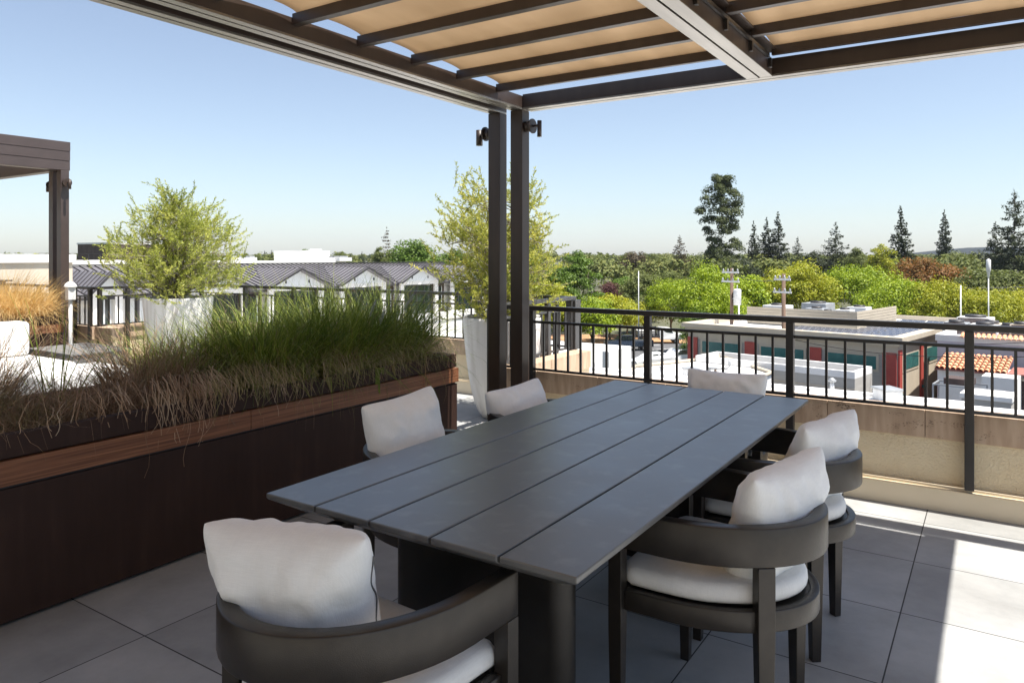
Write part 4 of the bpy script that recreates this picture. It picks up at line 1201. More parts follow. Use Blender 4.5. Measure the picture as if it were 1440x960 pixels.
T(346, 300, 351, 16, 'dome', 'leaf_olive', 'small dark tree left of the white penthouse box, nearest the olive')
T(361, 310, 353, 14, 'dome', 'leaf_olive', 'second small dark tree left of the white penthouse box')
T(372, 330, 353, 12, 'con', 'needle_dark', 'small conifer left of the white penthouse box', seed=0)
T(382, 330, 352, 14, 'con', 'needle_dark', 'small conifer touching the white penthouse box', seed=1)
T(428, 320, 347, 16, 'dome', 'leaf_green', 'treetop just showing over the white penthouse box')
T(111, 190, 352, 18, 'con', 'needle_dark', 'dark conifer behind the thin roof rail, right of the far pergola post', seed=1)
T(134, 190, 357, 14, 'dome', 'leaf_olive', 'low bush behind the thin roof rail')
T(51, 120, 348, 20, 'dome', 'leaf_yellow', 'small yellow-green treetop above the cream building', seed=2)
# mid-distance crowns left of the tall pine
T(812, 105, 344, 56, 'dome', 'leaf_green', 'dense green tree right of the yellow olive', seed=0)
T(786, 100, 362, 50, 'dome', 'leaf_green', 'green tree partly hidden by the yellow olive', seed=1)
T(752, 130, 310, 40, 'con', 'needle_dark', 'dark conifer seen through the yellow olive', seed=2)
T(727, 125, 330, 60, 'dome', 'leaf_green', 'green crown seen behind the pergola posts', seed=2)
T(640, 130, 345, 60, 'dome', 'leaf_green', 'green crown behind the left side of the yellow olive', seed=0)
T(849, 260, 356, 22, 'dome', 'needle_dark', 'first small dark dome tree on the skyline, right of the yellow olive')
T(865, 265, 357, 18, 'dome', 'needle_dark', 'second small dark dome tree on the skyline')
T(893, 220, 350, 40, 'dome', 'needle_brown', 'brown-grey rounded tree on the skyline', seed=1)
T(920, 240, 356, 34, 'dome', 'leaf_olive', 'olive-coloured tree next to the brown-grey one')
T(902, 120, 383, 56, 'dome', 'leaf_olive', 'dark olive tree with small leaves, above the parked truck', seed=2)
T(858, 130, 395, 40, 'dome', 'leaf_plum', 'plum-red leaved tree beyond the parking lot')
T(880, 135, 388, 50, 'dome', 'leaf_green', 'green tree between the plum tree and the dark olive tree')
T(935, 140, 380, 60, 'dome', 'leaf_olive', 'grey-green tree left of the brightest street tree', seed=1)
# row with visible trunks beyond the white roofs
for i, (px, d, ty, w, mt, lb_) in enumerate([
    (765, 92, 392, 80, 'leaf_yellow', 'yellow-green tree right behind the pergola post and grey railing'),
    (800, 88, 424, 62, 'leaf_yellow', 'tree over the bare earth strip, just right of the thick grey corner post'),
    (832, 86, 418, 66, 'leaf_bright', 'second tree over the bare earth strip'),
    (858, 92, 412, 66, 'leaf_yellow', 'third tree over the bare earth strip, above the dark pickup'),
    (882, 98, 420, 56, 'leaf_yellow', 'tree right above the dark pickup bed'),
    (905, 102, 418, 52, 'leaf_olive', 'dull green tree behind the dark pickup tail')]):
    T(px, d, ty, w, 'dome', mt, lb_, group='trees along the bare earth strip', seed=i % 3)
# bright street trees
T(998, 80, 364, 92, 'big', 'leaf_bright', 'largest bright lime-green street tree, just left of the pole with the transformer', seed=0)
T(944, 99, 386, 66, 'big', 'leaf_bright', 'bright green tree above the white stake-bed truck', seed=1)
T(1012, 73, 398, 78, 'big', 'leaf_bright', 'bright green tree behind the first utility pole', seed=2)
T(984, 72, 430, 44, 'big', 'leaf_green', 'dark green lower tree between the car park and the red pilaster', seed=2)
T(1004, 66, 446, 36, 'big', 'leaf_green', 'dark green tree touching the corner of the red and cream building', seed=1)
T(1058, 100, 385, 80, 'dome', 'leaf_bright', 'lime-green tree between the two utility poles', seed=1)
T(1126, 98, 361, 84, 'big', 'leaf_yellow', 'yellow-green tree with an orange tinge behind the second utility pole', seed=0)
T(1090, 110, 376, 56, 'dome', 'leaf_yellow', 'yellow-green tree left of the orange-tinged one', seed=2)
T(1204, 118, 371, 96, 'big', 'leaf_bright', 'domed green tree behind the louvred roof screen', seed=1)
T(1262, 104, 394, 100, 'big', 'leaf_bright', 'wide yellow-green crown above the solar panels', seed=2)
T(1318, 100, 392, 84, 'big', 'leaf_yellow', 'wide yellow-green crown left of the thin white mast', seed=0)
T(1382, 98, 405, 84, 'big', 'leaf_yellow', 'golden-green crown below the white antenna mast', seed=1)
T(1440, 100, 406, 80, 'big', 'leaf_yellow', 'golden-green crown cut off by the right edge', seed=2)
T(1240, 165, 337, 38, 'dome', 'leaf_yellow', 'olive-yellow round tree left of the tall pointed conifer', seed=0)
T(1205, 175, 345, 34, 'dome', 'leaf_olive', 'dull round tree right of the broad layered conifer', seed=2)
T(1290, 150, 360, 70, 'dome', 'leaf_orange', 'orange-tinged tree below the tall pointed conifer', seed=1)
T(1335, 150, 372, 60, 'dome', 'leaf_orange', 'rusty-orange tinged tree behind the thin white mast', seed=0)
T(1145, 190, 352, 44, 'dome', 'needle_dark', 'dark rounded tree left of the broad layered conifer', seed=2)
T(1040, 180, 362, 56, 'dome', 'needle_dark', 'dark rounded tree at the foot of the tallest pine', seed=1)
T(1385, 145, 380, 90, 'dome', 'leaf_olive', 'grey-green wooded crown behind the white antenna mast', seed=0)
T(1430, 140, 384, 90, 'dome', 'leaf_olive', 'grey-green wooded crown at the right edge below the cedar', seed=1)
T(1345, 190, 356, 60, 'dome', 'leaf_olive', 'dark olive crown at the foot of the ragged conifer', seed=2)
T(1395, 200, 352, 70, 'dome', 'needle_dark', 'dark crown at the foot of the open-branched cedars', seed=1)

# far wood up to the skyline
def forest():
    rng = np.random.default_rng(77); Vs = []; Fs = []; o = 0
    for i in range(1000):
        d = 170 + 900 * rng.uniform() ** 1.3; px = rng.uniform(-250, 1750)
        if 300 < px < 640 and d < 250: continue
        x, y = at(px, d)
        h = rng.uniform(8.5, 12.2) + 4.0 * min(1, max(0, (d - 250) / 500)); w = rng.uniform(9, 17)
        c = []; r = []
        for k in range(7):
            a = rng.uniform(0, 6.28); q = rng.uniform(0, .36) * w
            c.append((x + math.cos(a) * q, y + math.sin(a) * q, GZ + h * rng.uniform(.45, .80))); r.append(w * rng.uniform(.17, .26))
        V, F = puff_quads(rng, np.array(c), np.array(r), 64, 0.36 + d / 1300)
        Vs.append(V); Fs.append(F + o); o += len(V)
    ob = np_mesh('distant_wood', np.concatenate(Vs), np.concatenate(Fs), 'forest_leaf')
    tag(ob, 'dark green wooded suburb that fills the distance up to the skyline', kind='stuff')
forest()

# ------------------------------------------------------------------ ground, car park, earth strip, hills
g = MB().poly([(-4000, -3000, GZ), (4000, -3000, GZ), (4000, 5000, GZ), (-4000, 5000, GZ)]).build('ground', 'ground'); tag(g, kind='structure')
def quad_px(pts, z, name, mat, label=None):
    o = MB().poly([(*at(px, (z - CAMH) / ((HY - py) / FPX)), z) for px, py in pts]).build(name, mat); tag(o, label, kind='structure'); return o
quad_px([(700, 520), (1010, 520), (1010, 482), (700, 484)], GZ + 0.004, 'parking_lot', 'asphalt')
quad_px([(640, 484), (1010, 482), (1000, 470), (640, 470)], GZ + 0.004, 'bare_earth_strip', 'earth')
quad_px([(-400, 900), (2200, 900), (2200, 640), (-400, 640)], GZ + 0.004, 'alley', 'asphalt')
m = MB()
for k in range(4):
    x, y = at(903 + k * 19, 88 - 3.5 * k); a = R(58)
    M = Matrix.Translation((x, y, GZ + 0.008)) @ Matrix.Rotation(a, 4, 'Z')
    m.add([M @ Vector(p) for p in ((-2.6, -.09, 0), (2.6, -.09, 0), (2.6, .09, 0), (-2.6, .09, 0))], [(0, 1, 2, 3)])
o = m.build('painted_markings', 'paint_line'); tag(o, kind='structure')
def hills():
    V = []; F = []; n = 120
    for i in range(n + 1):
        a = -80 + 170 * i / n
        ang = R(a) - 0.0
        d = 4300
        x, y = -math.sin(TH - ang) * d, math.cos(TH - ang) * d
        h = -6 + 6 * max(0, noise.noise(Vector((i * 0.09, 1, 0)))) + 55 * math.exp(-((a - 33) / 5) ** 2)
        V += [(x, y, GZ), (x * 0.99, y * 0.99, h), (x * 1.05, y * 1.05, GZ)]
    for i in range(n): q = 3 * i; F += [(q, q + 3, q + 4, q + 1), (q + 1, q + 4, q + 5, q + 2)]
    o = MB().add(V, F, True).build('hills', 'hill'); tag(o, 'faint far hills on the horizon', kind='structure')
hills()

# ------------------------------------------------------------------ gabled building with grey metal roofs (west)
gb = empty('gabled_building', (-42, 35, GZ)); tag(gb, 'white building with grey standing seam roofs and a row of gables, beyond the railing', 'building')
def gx(m_, name, mat, **k): return m_.build(name, mat, gb, **k)
def L_(x, y, z): return (x + 42, y - 35, z - GZ)
Y0, Y1 = 16.5, 58.0
EZ, RZ, EX, RX = -0.62, 0.92, -41.2, -46.6
m = MB(); m.box(-52.0 + 42, -42.0 + 42, Y0 + 1 - 35, Y1 - 1 - 35, 5.8, 8.5); gx(m, 'wall', 'white_stucco')
m = MB(); m.box(-56 + 42, -36.4 + 42, 10 - 35, 53 - 35, 0, 5.75); gx(m, 'lower_storey', 'white_stucco')
m = MB(); m.box(-36.6 + 42, -36.3 + 42, 10 - 35, 52 - 35, 5.76, 6.35); gx(m, 'terrace_parapet', 'white_stucco')
m = MB(); m.box(-56 + 42, -41.95 + 42, 10 - 35, Y0 + .95 - 35, 5.76, 8.0); gx(m, 'side_wing', 'cream_wall')
# roof
m = MB(); t = 0.10
for (xa, za, xb, zb) in ((EX, EZ, RX, RZ), (RX - 0.001, RZ, -52.6, EZ)):
    vs = [L_(xa, Y0, za), L_(xa, Y1, za), L_(xb, Y1, zb), L_(xb, Y0, zb)]
    vs2 = [(a, b, c - t) for a, b, c in vs]
    m.add(vs + vs2, [(0, 1, 2, 3), (7, 6, 5, 4), (0, 4, 5, 1), (1, 5, 6, 2), (2, 6, 7, 3), (3, 7, 4, 0)])
rf = gx(m, 'roof', 'metal_roof')
m = MB(); y = Y0 + 0.25
while y < Y1:
    a = Vector(L_(EX + .02, y, EZ + .0)); b = Vector(L_(RX, y, RZ + .0))
    m.add([(a.x, a.y - .015, a.z), (a.x, a.y + .015, a.z), (b.x, b.y + .015, b.z), (b.x, b.y - .015, b.z), (a.x, a.y - .015, a.z + .07), (a.x, a.y + .015, a.z + .07), (b.x, b.y + .015, b.z + .07), (b.x, b.y - .015, b.z + .07)],
          [(4, 5, 6, 7), (0, 1, 5, 4), (1, 2, 6, 5), (3, 0, 4, 7)]); y += 0.46
m.build('standing_seams', 'dark_trim', rf, recalc=False)
m = MB(); m.box(RX - .12 + 42, RX + .12 + 42, Y0 - 35, Y1 - 35, RZ - GZ + .02, RZ - GZ + .10); m.build('ridge_cap', 'dark_trim', rf)
def gable(yc, hw, ez, rz, xf, label_small=False):
    """gable roof running along x, front at xf"""
    # where its ridge meets the main roof slope
    slope = (RZ - EZ) / (EX - RX)
    xb = EX - (rz - EZ) / slope; xe = EX - (ez - EZ) / slope
    m = MB(); tt = .09
    for s in (-1, 1):
        vs = [L_(xf, yc + s * hw, ez), L_(xf, yc, rz), L_(xb, yc, rz + .02), L_(min(xe, EX), yc + s * hw, ez)]
        up = [(a, b, c + 0.03) for a, b, c in vs]; dn = [(a, b, c - tt) for a, b, c in vs]
        m.add(up + dn, [(0, 1, 2, 3), (7, 6, 5, 4), (0, 4, 5, 1), (1, 5, 6, 2), (2, 6, 7, 3), (3, 7, 4, 0)])
    g_ = gx(m, 'gable_roof', 'metal_roof')
    m = MB()
    k = int((xf - xb) / .46)
    for i in range(k):
        x = xf - .2 - .46 * i
        for s in (-1, 1):
            zt = lambda f: ez + (rz - ez) * f
            # clip seam to the part outside the main roof
            f0 = 0.0
            zm = EZ + slope * (EX - x) if x < EX else -99
            if zm > ez: f0 = (zm - ez) / (rz - ez)
            if f0 >= .98: continue
            a = L_(x, yc + s * hw * (1 - f0), zt(f0) + .03); b = L_(x, yc, rz + .03)
            m.add([(a[0] - .014, a[1], a[2]), (a[0] + .014, a[1], a[2]), (b[0] + .014, b[1], b[2]), (b[0] - .014, b[1], b[2]),
                   (a[0] - .014, a[1], a[2] + .06), (a[0] + .014, a[1], a[2] + .06), (b[0] + .014, b[1], b[2] + .06), (b[0] - .014, b[1], b[2] + .06)],
                  [(4, 5, 6, 7), (0, 1, 5, 4), (1, 2, 6, 5), (3, 0, 4, 7)])
    m.build('standing_seams', 'dark_trim', g_, recalc=False)
    # barge boards
    m = MB()
    for s in (-1, 1):
        a = L_(xf + .02, yc + s * (hw + .06), ez - .03); b = L_(xf + .02, yc, rz + .03)
        m.add([(a[0], a[1], a[2] - .10), (b[0], b[1], b[2] - .13), (b[0], b[1], b[2] + .05), (a[0], a[1], a[2] + .05),
               (a[0] + .05, a[1], a[2] - .10), (b[0] + .05, b[1], b[2] - .13), (b[0] + .05, b[1], b[2] + .05), (a[0] + .05, a[1], a[2] + .05)],
              [(0, 1, 2, 3), (7, 6, 5, 4), (0, 4, 5, 1), (3, 2, 6, 7), (1, 5, 6, 2), (0, 3, 7, 4)])
    m.build('barge_board', 'dark_trim', g_)
    # gable wall and recessed porch
    w = hw - .30
    xw = xf - .45
    ap = rz - .05 - (rz - ez) * (.3 / hw)
    m = MB()
    ev = ez + (rz - ez) * (hw - w) / hw - .10
    P_ = [L_(xw, yc - w, ev), L_(xw, yc + w, ev), L_(xw, yc, rz - .10)]
    m.add(P_ + [(a - .2, b, c) for a, b, c in P_], [(0, 1, 2), (5, 4, 3), (0, 3, 4, 1), (1, 4, 5, 2), (2, 5, 3, 0)])
    gx(m, 'gable_wall', 'white_panel')
    if not label_small:
        for s in (-1, 1):
            m = MB(); c = L_(xw + .012, yc + s * w * .42, ev + .30); m.box(c[0] - .01, c[0] + .02, c[1] - .06, c[1] + .06, c[2] - .10, c[2] + .10); gx(m, 'wall_vent', 'dark_trim')
    m = MB()
    z_ = ev - GZ
    for s in (-1, 1):
        m.box(xw - .2 + 42, xw + 42, yc + s * w - (.42 if s > 0 else 0) - 35, yc + s * w + (.42 if s < 0 else 0) - 35, 5.78, z_ - .003)
    m.box(xw - .2 + 42, xw - .002 + 42, yc - w + .43 - 35, yc + w - .43 - 35, z_ - .30, z_ - .004)
    gx(m, 'pier', 'white_stucco')
    # door with dark glass between the piers
    m = MB(); m.box(xw - .5 + 42, xw - .42 + 42, yc - w + .5 - 35, yc + w - .5 - 35, 5.78, z_ - .45)
    d_ = gx(m, 'glass_door', 'dark_glass')
    m = MB(); n_ = 4 if hw > 1.5 else 2
    for i in range(n_ + 1):
        yy = yc - w + .5 + (2 * w - 1.0) * i / n_
        m.box(xw - .42 + 42, xw - .36 + 42, yy - .04 - 35, yy + .04 - 35, 5.78, z_ - .45)
    m.build('door_frame', 'dark_trim' if hw > 1.5 else 'white_panel', d_)
for yc in (28.2, 34.8, 41.35, 48.0, 54.8): gable(yc, 2.75, -0.60, 0.66, -40.6)
gable(21.6, 1.15, -0.55, 0.62, -40.7, True)
# walls between the gables: siding, windows
for i, yc in enumerate((18.5, 24.9, 31.5, 38.1, 44.7, 51.4)):
    hw = 0.95 if i > 1 else 1.8
    m = MB(); m.box(-41.99 + 42, -41.93 + 42, yc - hw - 35, yc + hw - 35, 5.80, 8.35); gx(m, 'siding_panel', 'brown_siding' if i > 1 else 'white_panel')
    m = MB(); m.box(-41.925 + 42, -41.88 + 42, yc - .5 - 35, yc + .5 - 35, 6.1, 8.0); w_ = gx(m, 'window', 'dark_glass')
    m = MB(); m.box(-41.925 + 42, -41.86 + 42, yc - .56 - 35, yc - .501 - 35, 6.05, 8.05).box(-41.925 + 42, -41.86 + 42, yc + .501 - 35, yc + .56 - 35, 6.05, 8.05); m.build('window_frame', 'white_panel', w_)
m = MB(); m.box(-41.5 + 42, -41.2 + 42, Y0 - 35, Y1 - 35, EZ - GZ - .26, EZ - GZ - .12); gx(m, 'gutter_beam', 'dark_trim')
for yc in (18.6, 20.0, 23.3, 25.4, 27.0):
    m = MB(); m.box(-41.3 + 42, -41.1 + 42, yc - .1 - 35, yc + .1 - 35, 5.77, 8.30); gx(m, 'porch_post', 'dark_trim' if yc < 25 else 'white_stucco')

# other roofs on the left
def block(name, px, d, x_len, y_len, z0, z1, mat, label, cat='building', rz=0, group=None):
    """box whose nearest corner (max x, min y) is at column px"""
    x, y = at(px, d); r = empty(name, (x, y, GZ), R(rz)); tag(r, label, cat, group)
    MB().box(-x_len, 0, 0, y_len, z0 - GZ, z1 - GZ).build('wall', mat, r)
    return r
cb = empty('cream_building', (at(102, 30)[0], at(102, 30)[1], GZ)); tag(cb, 'cream building with a bright white parapet band behind the far pergola', 'building')
MB().box(-16, 0, -22, 0, 0, zat(369, 30) - GZ).build('wall', 'cream_wall', cb)
MB().box(-16, 0.10, -22, 0.10, zat(369, 30) - GZ + .002, zat(357.5, 30) - GZ).build('parapet_band', 'white_roof', cb)
MB().box(0.11, 0.5, -22, -2.4, zat(393, 30) - GZ, zat(391, 30) - GZ).box(.11, .2, -2.7, -2.5, zat(400, 30) - GZ, zat(393, 30) - GZ - .003).build('canopy_shelf', 'dark_trim', cb)
w2 = block('flat_roof_building', 70, 62, 20, 16, GZ, zat(367.5, 62), 'white_stucco', 'low white flat-roofed wall beyond the small dark gable')
# thin roof rail
rr_ = empty('roof_railing', (*at(108, 63), zat(367, 63))); tag(rr_, 'thin rail on the flat white roof right of the far pergola post', 'railing')
m = MB(); m.box(-.02, .02, -3, 9, .62, .66)
for k in range(13): m.box(-.015, .015, -3 + k - .015, -3 + k + .015, 0, .619)
m.build('rail', 'rail_metal', rr_)
wb = block('penthouse_box', 425, 92, 5.4, 4.6, GZ, zat(352, 92), 'white_stucco', 'plain white rooftop box above the metal roofs')
MB().box(.003, .02, 1.2, 3.2, 11.0, 11.7).build('vent_panel', 'white_panel', wb)
lw = block('flat_roof_building', 300, 80, 30, 19.6, GZ, zat(367.5, 92), 'white_roof', 'long low white flat roof under the white rooftop box')
for i, (px, w_) in enumerate(((452, 1.6), (466, 1.2), (478, 2.2), (330, 2.0), (352, 1.2))):
    x, y = at(px, 96); o = empty('rooftop_unit', (x, y, zat(367.5, 95)))
    tag(o, ['pale rooftop unit directly right of the white penthouse box', 'smaller pale rooftop unit second from the penthouse box', 'long pale rooftop unit farthest right of the penthouse box', 'pale rooftop unit near the round-crowned olive', 'small pale rooftop unit left of the penthouse box'][i], 'rooftop unit', 'rooftop units on the long low roof')
    MB().box(-w_ / 2, w_ / 2, -w_ / 2, w_ / 2, 0, .5).build('casing', 'duct_white', o, bevel=.03); MB().box(-w_ / 3, w_ / 3, -w_ / 3, w_ / 3, .502, .7).build('fan_cowl', 'grey_metal', o, bevel=.03)
bb = block('brown_building', 152, 110, 9, 12, GZ, zat(343, 110), 'brown_siding', 'brown upper storey with a white edge peeping over the roofs left of the olive')
MB().box(-9.1, .1, -.1, 12.1, zat(343, 110) - GZ + .003, zat(343, 110) - GZ + .25).build('roof_edge', 'white_stucco', bb)

# ------------------------------------------------------------------ sunlit white roofs just below
lr = empty('lower_roof', (0, 5.35, GZ)); tag(lr, 'wide bright white flat roof right below the railing', 'roof')
RZ2 = -3.2 - GZ
m = MB(); m.prism([(-3.1, 0.01), (40, 0.01), (40, 22.0), (-0.5, 22.0), (-14, 22.0), (-17.5, 30), (-26, 30), (-26, 9), (-9.9, 9), (-9.9, 1.1), (-3.1, 1.1)], 0, RZ2); m.build('roof_deck', 'white_roof', lr)
m = MB(); m.box(-13.9, -.6, 21.7, 21.95, RZ2 + .002, RZ2 + .12).build('roof_kerb', 'white_roof', lr)
# light well block at left of the car park
x, y = at(856, 47); bx_ = empty('white_roof_block', (x, y, GZ)); tag(bx_, 'white flat-roofed block in front of the dark pickup', 'building')
MB().box(-16, 0, 0, 3.5, 0, zat(489, 49) - GZ).build('wall', 'white_roof', bx_)
# long white building with parapet between the poles and the railing
x, y = at(1202, 37.0); wbld = empty('white_parapet_building', (x, y, GZ), R(-10.5)); tag(wbld, 'low white ribbed-wall building in front of the red and cream building', 'building')
zt = zat(523, 37.0) - GZ
L8 = 9.0
m = MB(); m.box(-L8, 0, 0, 2.6, 0, zt - .35); m.build('wall', 'taupe_wall', wbld)
m = MB(); m.box(-L8, 0.0, 0, .2, zt - .348, zt).box(-L8, 0.0, 2.4, 2.6, zt - .348, zt).box(-.2, 0, .201, 2.399, zt - .348, zt).box(-L8, -L8 + .2, .201, 2.399, zt - .348, zt)
m.build('parapet', 'white_roof', wbld)
m = MB()
for k in range(5): m.box(-L8, 0, -.03, -.003, zt - .9 - .45 * k, zt - .86 - .45 * k)
m.build('wall_ribs', 'cornice_stone', wbld)
def roof_px(name, z, pts, mat, label, cat='building'):
    W_ = [at(px, (z - CAMH) / ((HY - py) / FPX)) for px, py in pts]
    c = (sum(a for a, b in W_) / len(W_), sum(b for a, b in W_) / len(W_))
    r_ = empty(name, (c[0], c[1], GZ)); tag(r_, label, cat)
    MB().prism([(a - c[0], b - c[1]) for a, b in W_], 0, z - GZ).build('wall', mat, r_)
    k = MB()
    for (a0, b0), (a1, b1) in zip(W_, W_[1:] + W_[:1]):
        k.tube([(a0 - c[0], b0 - c[1], z - GZ + .08), (a1 - c[0], b1 - c[1], z - GZ + .08)], .11, 4)
    k.build('roof_kerb', 'cornice_stone', r_)
    return r_
roof_px('white_roof_annex', -4.7, [(893, 517), (978, 508), (1014, 503), (1085, 526), (1010, 556), (860, 548)], 'white_roof', 'white roof annex with a pale kerb in front of the parked white cars')

def vent(px, py, z, k, label):
    d = (z - CAMH) / ((HY - py) / FPX); x, y = at(px, d); o = empty('roof_vent', (x, y, z + .004), px * .1); tag(o, label, 'roof vent', 'small vents on the sunlit white roofs')
    if k == 0:
        MB().tube([(0, 0, 0), (0, 0, .55)], .07, 10).build('pipe', 'duct_white', o); MB().lathe([(.12, .552), (.14, .60), (.04, .68), (0, .69)], 12).build('cap', 'grey_metal', o)
    elif k == 1:
        MB().box(-.35, .35, -.3, .3, 0, .35).build('curb', 'duct_white', o, bevel=.02); MB().box(-.4, .4, -.35, .35, .352, .42).build('hatch', 'grey_metal', o, bevel=.02)
    else:
        MB().tube([(-.6, 0, .15), (.5, 0, .15), (.6, 0, .3), (.6, 0, .6)], .06, 8).box(-.5, -.4, -.1, .1, 0, .1).build('pipe', 'grey_metal', o); MB().box(-.2, -.1, -.12, .12, 0, .09).build('support_block', 'wood_pole', o)
vent(1170, 560, -3.2, 0, 'short capped vent pipe on the near white roof, right of the second railing post')
vent(1248, 563, -3.2, 1, 'low roof hatch on the near white roof, in front of the red corner pilaster')
vent(840, 512, -4.84, 0, 'capped vent pipe on the white block below the dark pickup')
vent(972, 528, -4.7, 1, 'roof hatch on the white annex roof, centre')
vent(1010, 522, -4.7, 2, 'bent grey pipe on the white annex roof, beside its hatch')
vent(930, 533, -4.7, 0, 'capped vent pipe on the white annex roof, left of its hatch')

# ------------------------------------------------------------------ red and cream building
x, y = at(1262, 41); rb = empty('commercial_building', (x, y, GZ), R(-10.6)); tag(rb, 'flat-roofed building with red pilasters and teal panels behind the railing', 'building')
CZ = -3.0 - GZ; LX, LY = 13.2, 17.0
MB().box(-LX, 0, 0, LY, 0, CZ - .55).build('wall', 'taupe_wall', rb)
m = MB()
m.box(-LX - .35, .35, -.35, -.001, CZ - .28, CZ).box(.001, .35, .0, LY + .3, CZ - .28, CZ).box(-LX - .35, -LX - .001, 0, LY + .3, CZ - .28, CZ)
m.box(-LX - .18, .18, -.18, -.001, CZ - .52, CZ - .283).box(.001, .18, 0, LY, CZ - .52, CZ - .283)
m.box(-LX, 0, .0, .3, CZ - .548, CZ).box(-.3, 0, .301, LY, CZ - .548, CZ).box(-LX, -LX + .3, .301, LY, CZ - .548, CZ).box(-LX + .301, -.301, LY - .3, LY, CZ - .548, CZ)
m.build('cornice', 'cornice_stone', rb)
MB().box(-LX + .301, -.301, .301, LY - .301, CZ - .549, CZ - .30).build('roof_deck', 'white_roof', rb)
# cream bands
MB().box(-LX, .03, -.03, -.001, CZ - 1.05, CZ - .53).box(.001, .03, 0, LY, CZ - 1.05, CZ - .53).build('fascia_band', 'cornice_stone', rb)
MB().box(.001, .02, 0, LY, 0, CZ - 1.052).build('side_wall', 'cornice_stone', rb)
npil = 4
for k in range(npil):
    xk = -LX + (LX - .75) * k / (npil - 1)
    MB().box(xk, xk + .72, -.12, -.032, 0, CZ - (.95 if k < npil - 1 else .9)).build('pilaster', 'red_paint', rb)
for k in range(npil - 1):
    xa = -LX + (LX - .75) * k / (npil - 1) + .72; xb = -LX + (LX - .75) * (k + 1) / (npil - 1)
    fr = MB().box(xa + .22, xb - .22, -.05, -.032, CZ - 2.05, CZ - 1.06).build('panel_frame', 'cornice_stone', rb)
    MB().box(xa + .36, xb - .36, -.07, -.051, CZ - 1.92, CZ - 1.18).build('teal_panel', 'teal_panel', fr)
for k in range(5):
    yk = (LY - .5) * k / 4
    MB().box(.021, .12, yk, yk + .5, 0, CZ - .75).build('pilaster', 'red_paint', rb)
    if k < 4:
        fr = MB().box(.021, .05, yk + .7, yk + (LY - .5) / 4 - .2, CZ - 2.1, CZ - .98).build('panel_frame', 'cornice_stone', rb)
        MB().box(.051, .07, yk + .85, yk + (LY - .5) / 4 - .35, CZ - 1.95, CZ - 1.12).build('teal_panel', 'teal_panel', fr)
for i, (xx, yy) in enumerate(((-.5, -.32), (.14, .1), (.14, 4.4))):
    MB().box(xx - .14, xx + .14, yy - .14, yy + .18, CZ - 3.35, CZ - 3.2).build('wall_lamp', 'teal_panel', rb, bevel=.02)
# louvred roof screen
RDK = CZ - .298
sc_ = empty('roof_screen', (x, y, GZ + RDK), R(-10.6)); tag(sc_, 'cream louvred screen on the roof of the red and cream building', 'roof screen')
X0, X1, YA, YB = -11.4, -3.9, 5.0, 13.0
for (n_, a) in (('long_side', 0), ('short_side', 1)):
    m = MB()
    for k in range(6):
        z = .12 + k * .19
        if a == 0: m.box(X0, X1, YA, YA + .05, z, z + .165)
        else: m.box(X1 + .001, X1 + .05, YA, YB, z, z + .165)
    m.build('louvre_panel', 'cornice_stone', sc_)
m = MB()
m.box(X0, X1 - .03, YA + .06, YA + .1, 0, 1.2).box(X1 - .05, X1 - .001, YA + .051, YB, 0, 1.2).build('backing', 'taupe_wall', sc_)
MB().box(X0, X1 - .06, YA + .12, YB, .2, .6).build('equipment_deck', 'grey_metal', sc_)
for k, (a, b, w_, h_) in enumerate(((-10, 7, 1.6, .7), (-7.6, 8, 1.2, .55), (-5.4, 7.2, 1.0, .6), (-8.6, 10.8, 1.8, .75), (-5.6, 10.6, 1.3, .6), (-6.2, 6.3, .8, .5))):
    o = empty('rooftop_unit', (0, 0, 0)); wx = x + (a * math.cos(R(-10.6)) - b * math.sin(R(-10.6))); wy = y + (a * math.sin(R(-10.6)) + b * math.cos(R(-10.6)))
    o.location = (wx, wy, GZ + RDK + .603); o.rotation_euler.z = R(-10.6)
    tag(o, ['leftmost front metal unit behind the louvred screen', 'middle metal unit behind the louvred screen', 'front right metal unit behind the louvred screen', 'large rear left metal unit behind the louvred screen', 'rear right metal unit behind the louvred screen', 'smallest metal unit right behind the louvres'][k], 'rooftop unit', 'metal units behind the louvred roof screen')
    MB().box(-w_ / 2, w_ / 2, -w_ / 2, w_ / 2, 0, h_).build('casing', 'grey_metal' if k % 2 else 'duct_white', o, bevel=.03)
    MB().lathe([(w_ * .3, h_ + .002), (w_ * .3, h_ + .12), (0, h_ + .12)], 16).build('fan_cowl', 'dark_trim', o)
# solar panels
def solar(ix, iy, a, b):
    o = empty('solar_panel', (x + (a * math.cos(R(-10.6)) - b * math.sin(R(-10.6))), y + (a * math.sin(R(-10.6)) + b * math.cos(R(-10.6))), GZ + RDK), R(-10.6))
    tag(o, 'dark blue-grey solar panel in the array on the flat white roof', 'solar panel', 'solar panels on the roof of the red and cream building')
    M = Matrix.Rotation(R(6), 4, 'X')
    MB().box(-.78, .78, -.5, .5, .10, .14, M).build('cell_sheet', 'solar', o)
    fr = MB()
    for q in range(5): fr.box(-.78 + .385 * q, -.765 + .385 * q, -.5, .5, .1405, .146, M)
    fr.box(-.8, .8, -.52, -.501, .09, .15, M).box(-.8, .8, .501, .52, .09, .15, M)
    fr.build('panel_frame', 'grey_metal', o)
for iy in range(11):
    for ix in range(4):
        a = -.45 - .85 - ix * 1.68; b = 1.1 + iy * 1.25
        if a < -3.7 and b > 4.3 and ix > 1: continue
        solar(ix, iy, a, b)

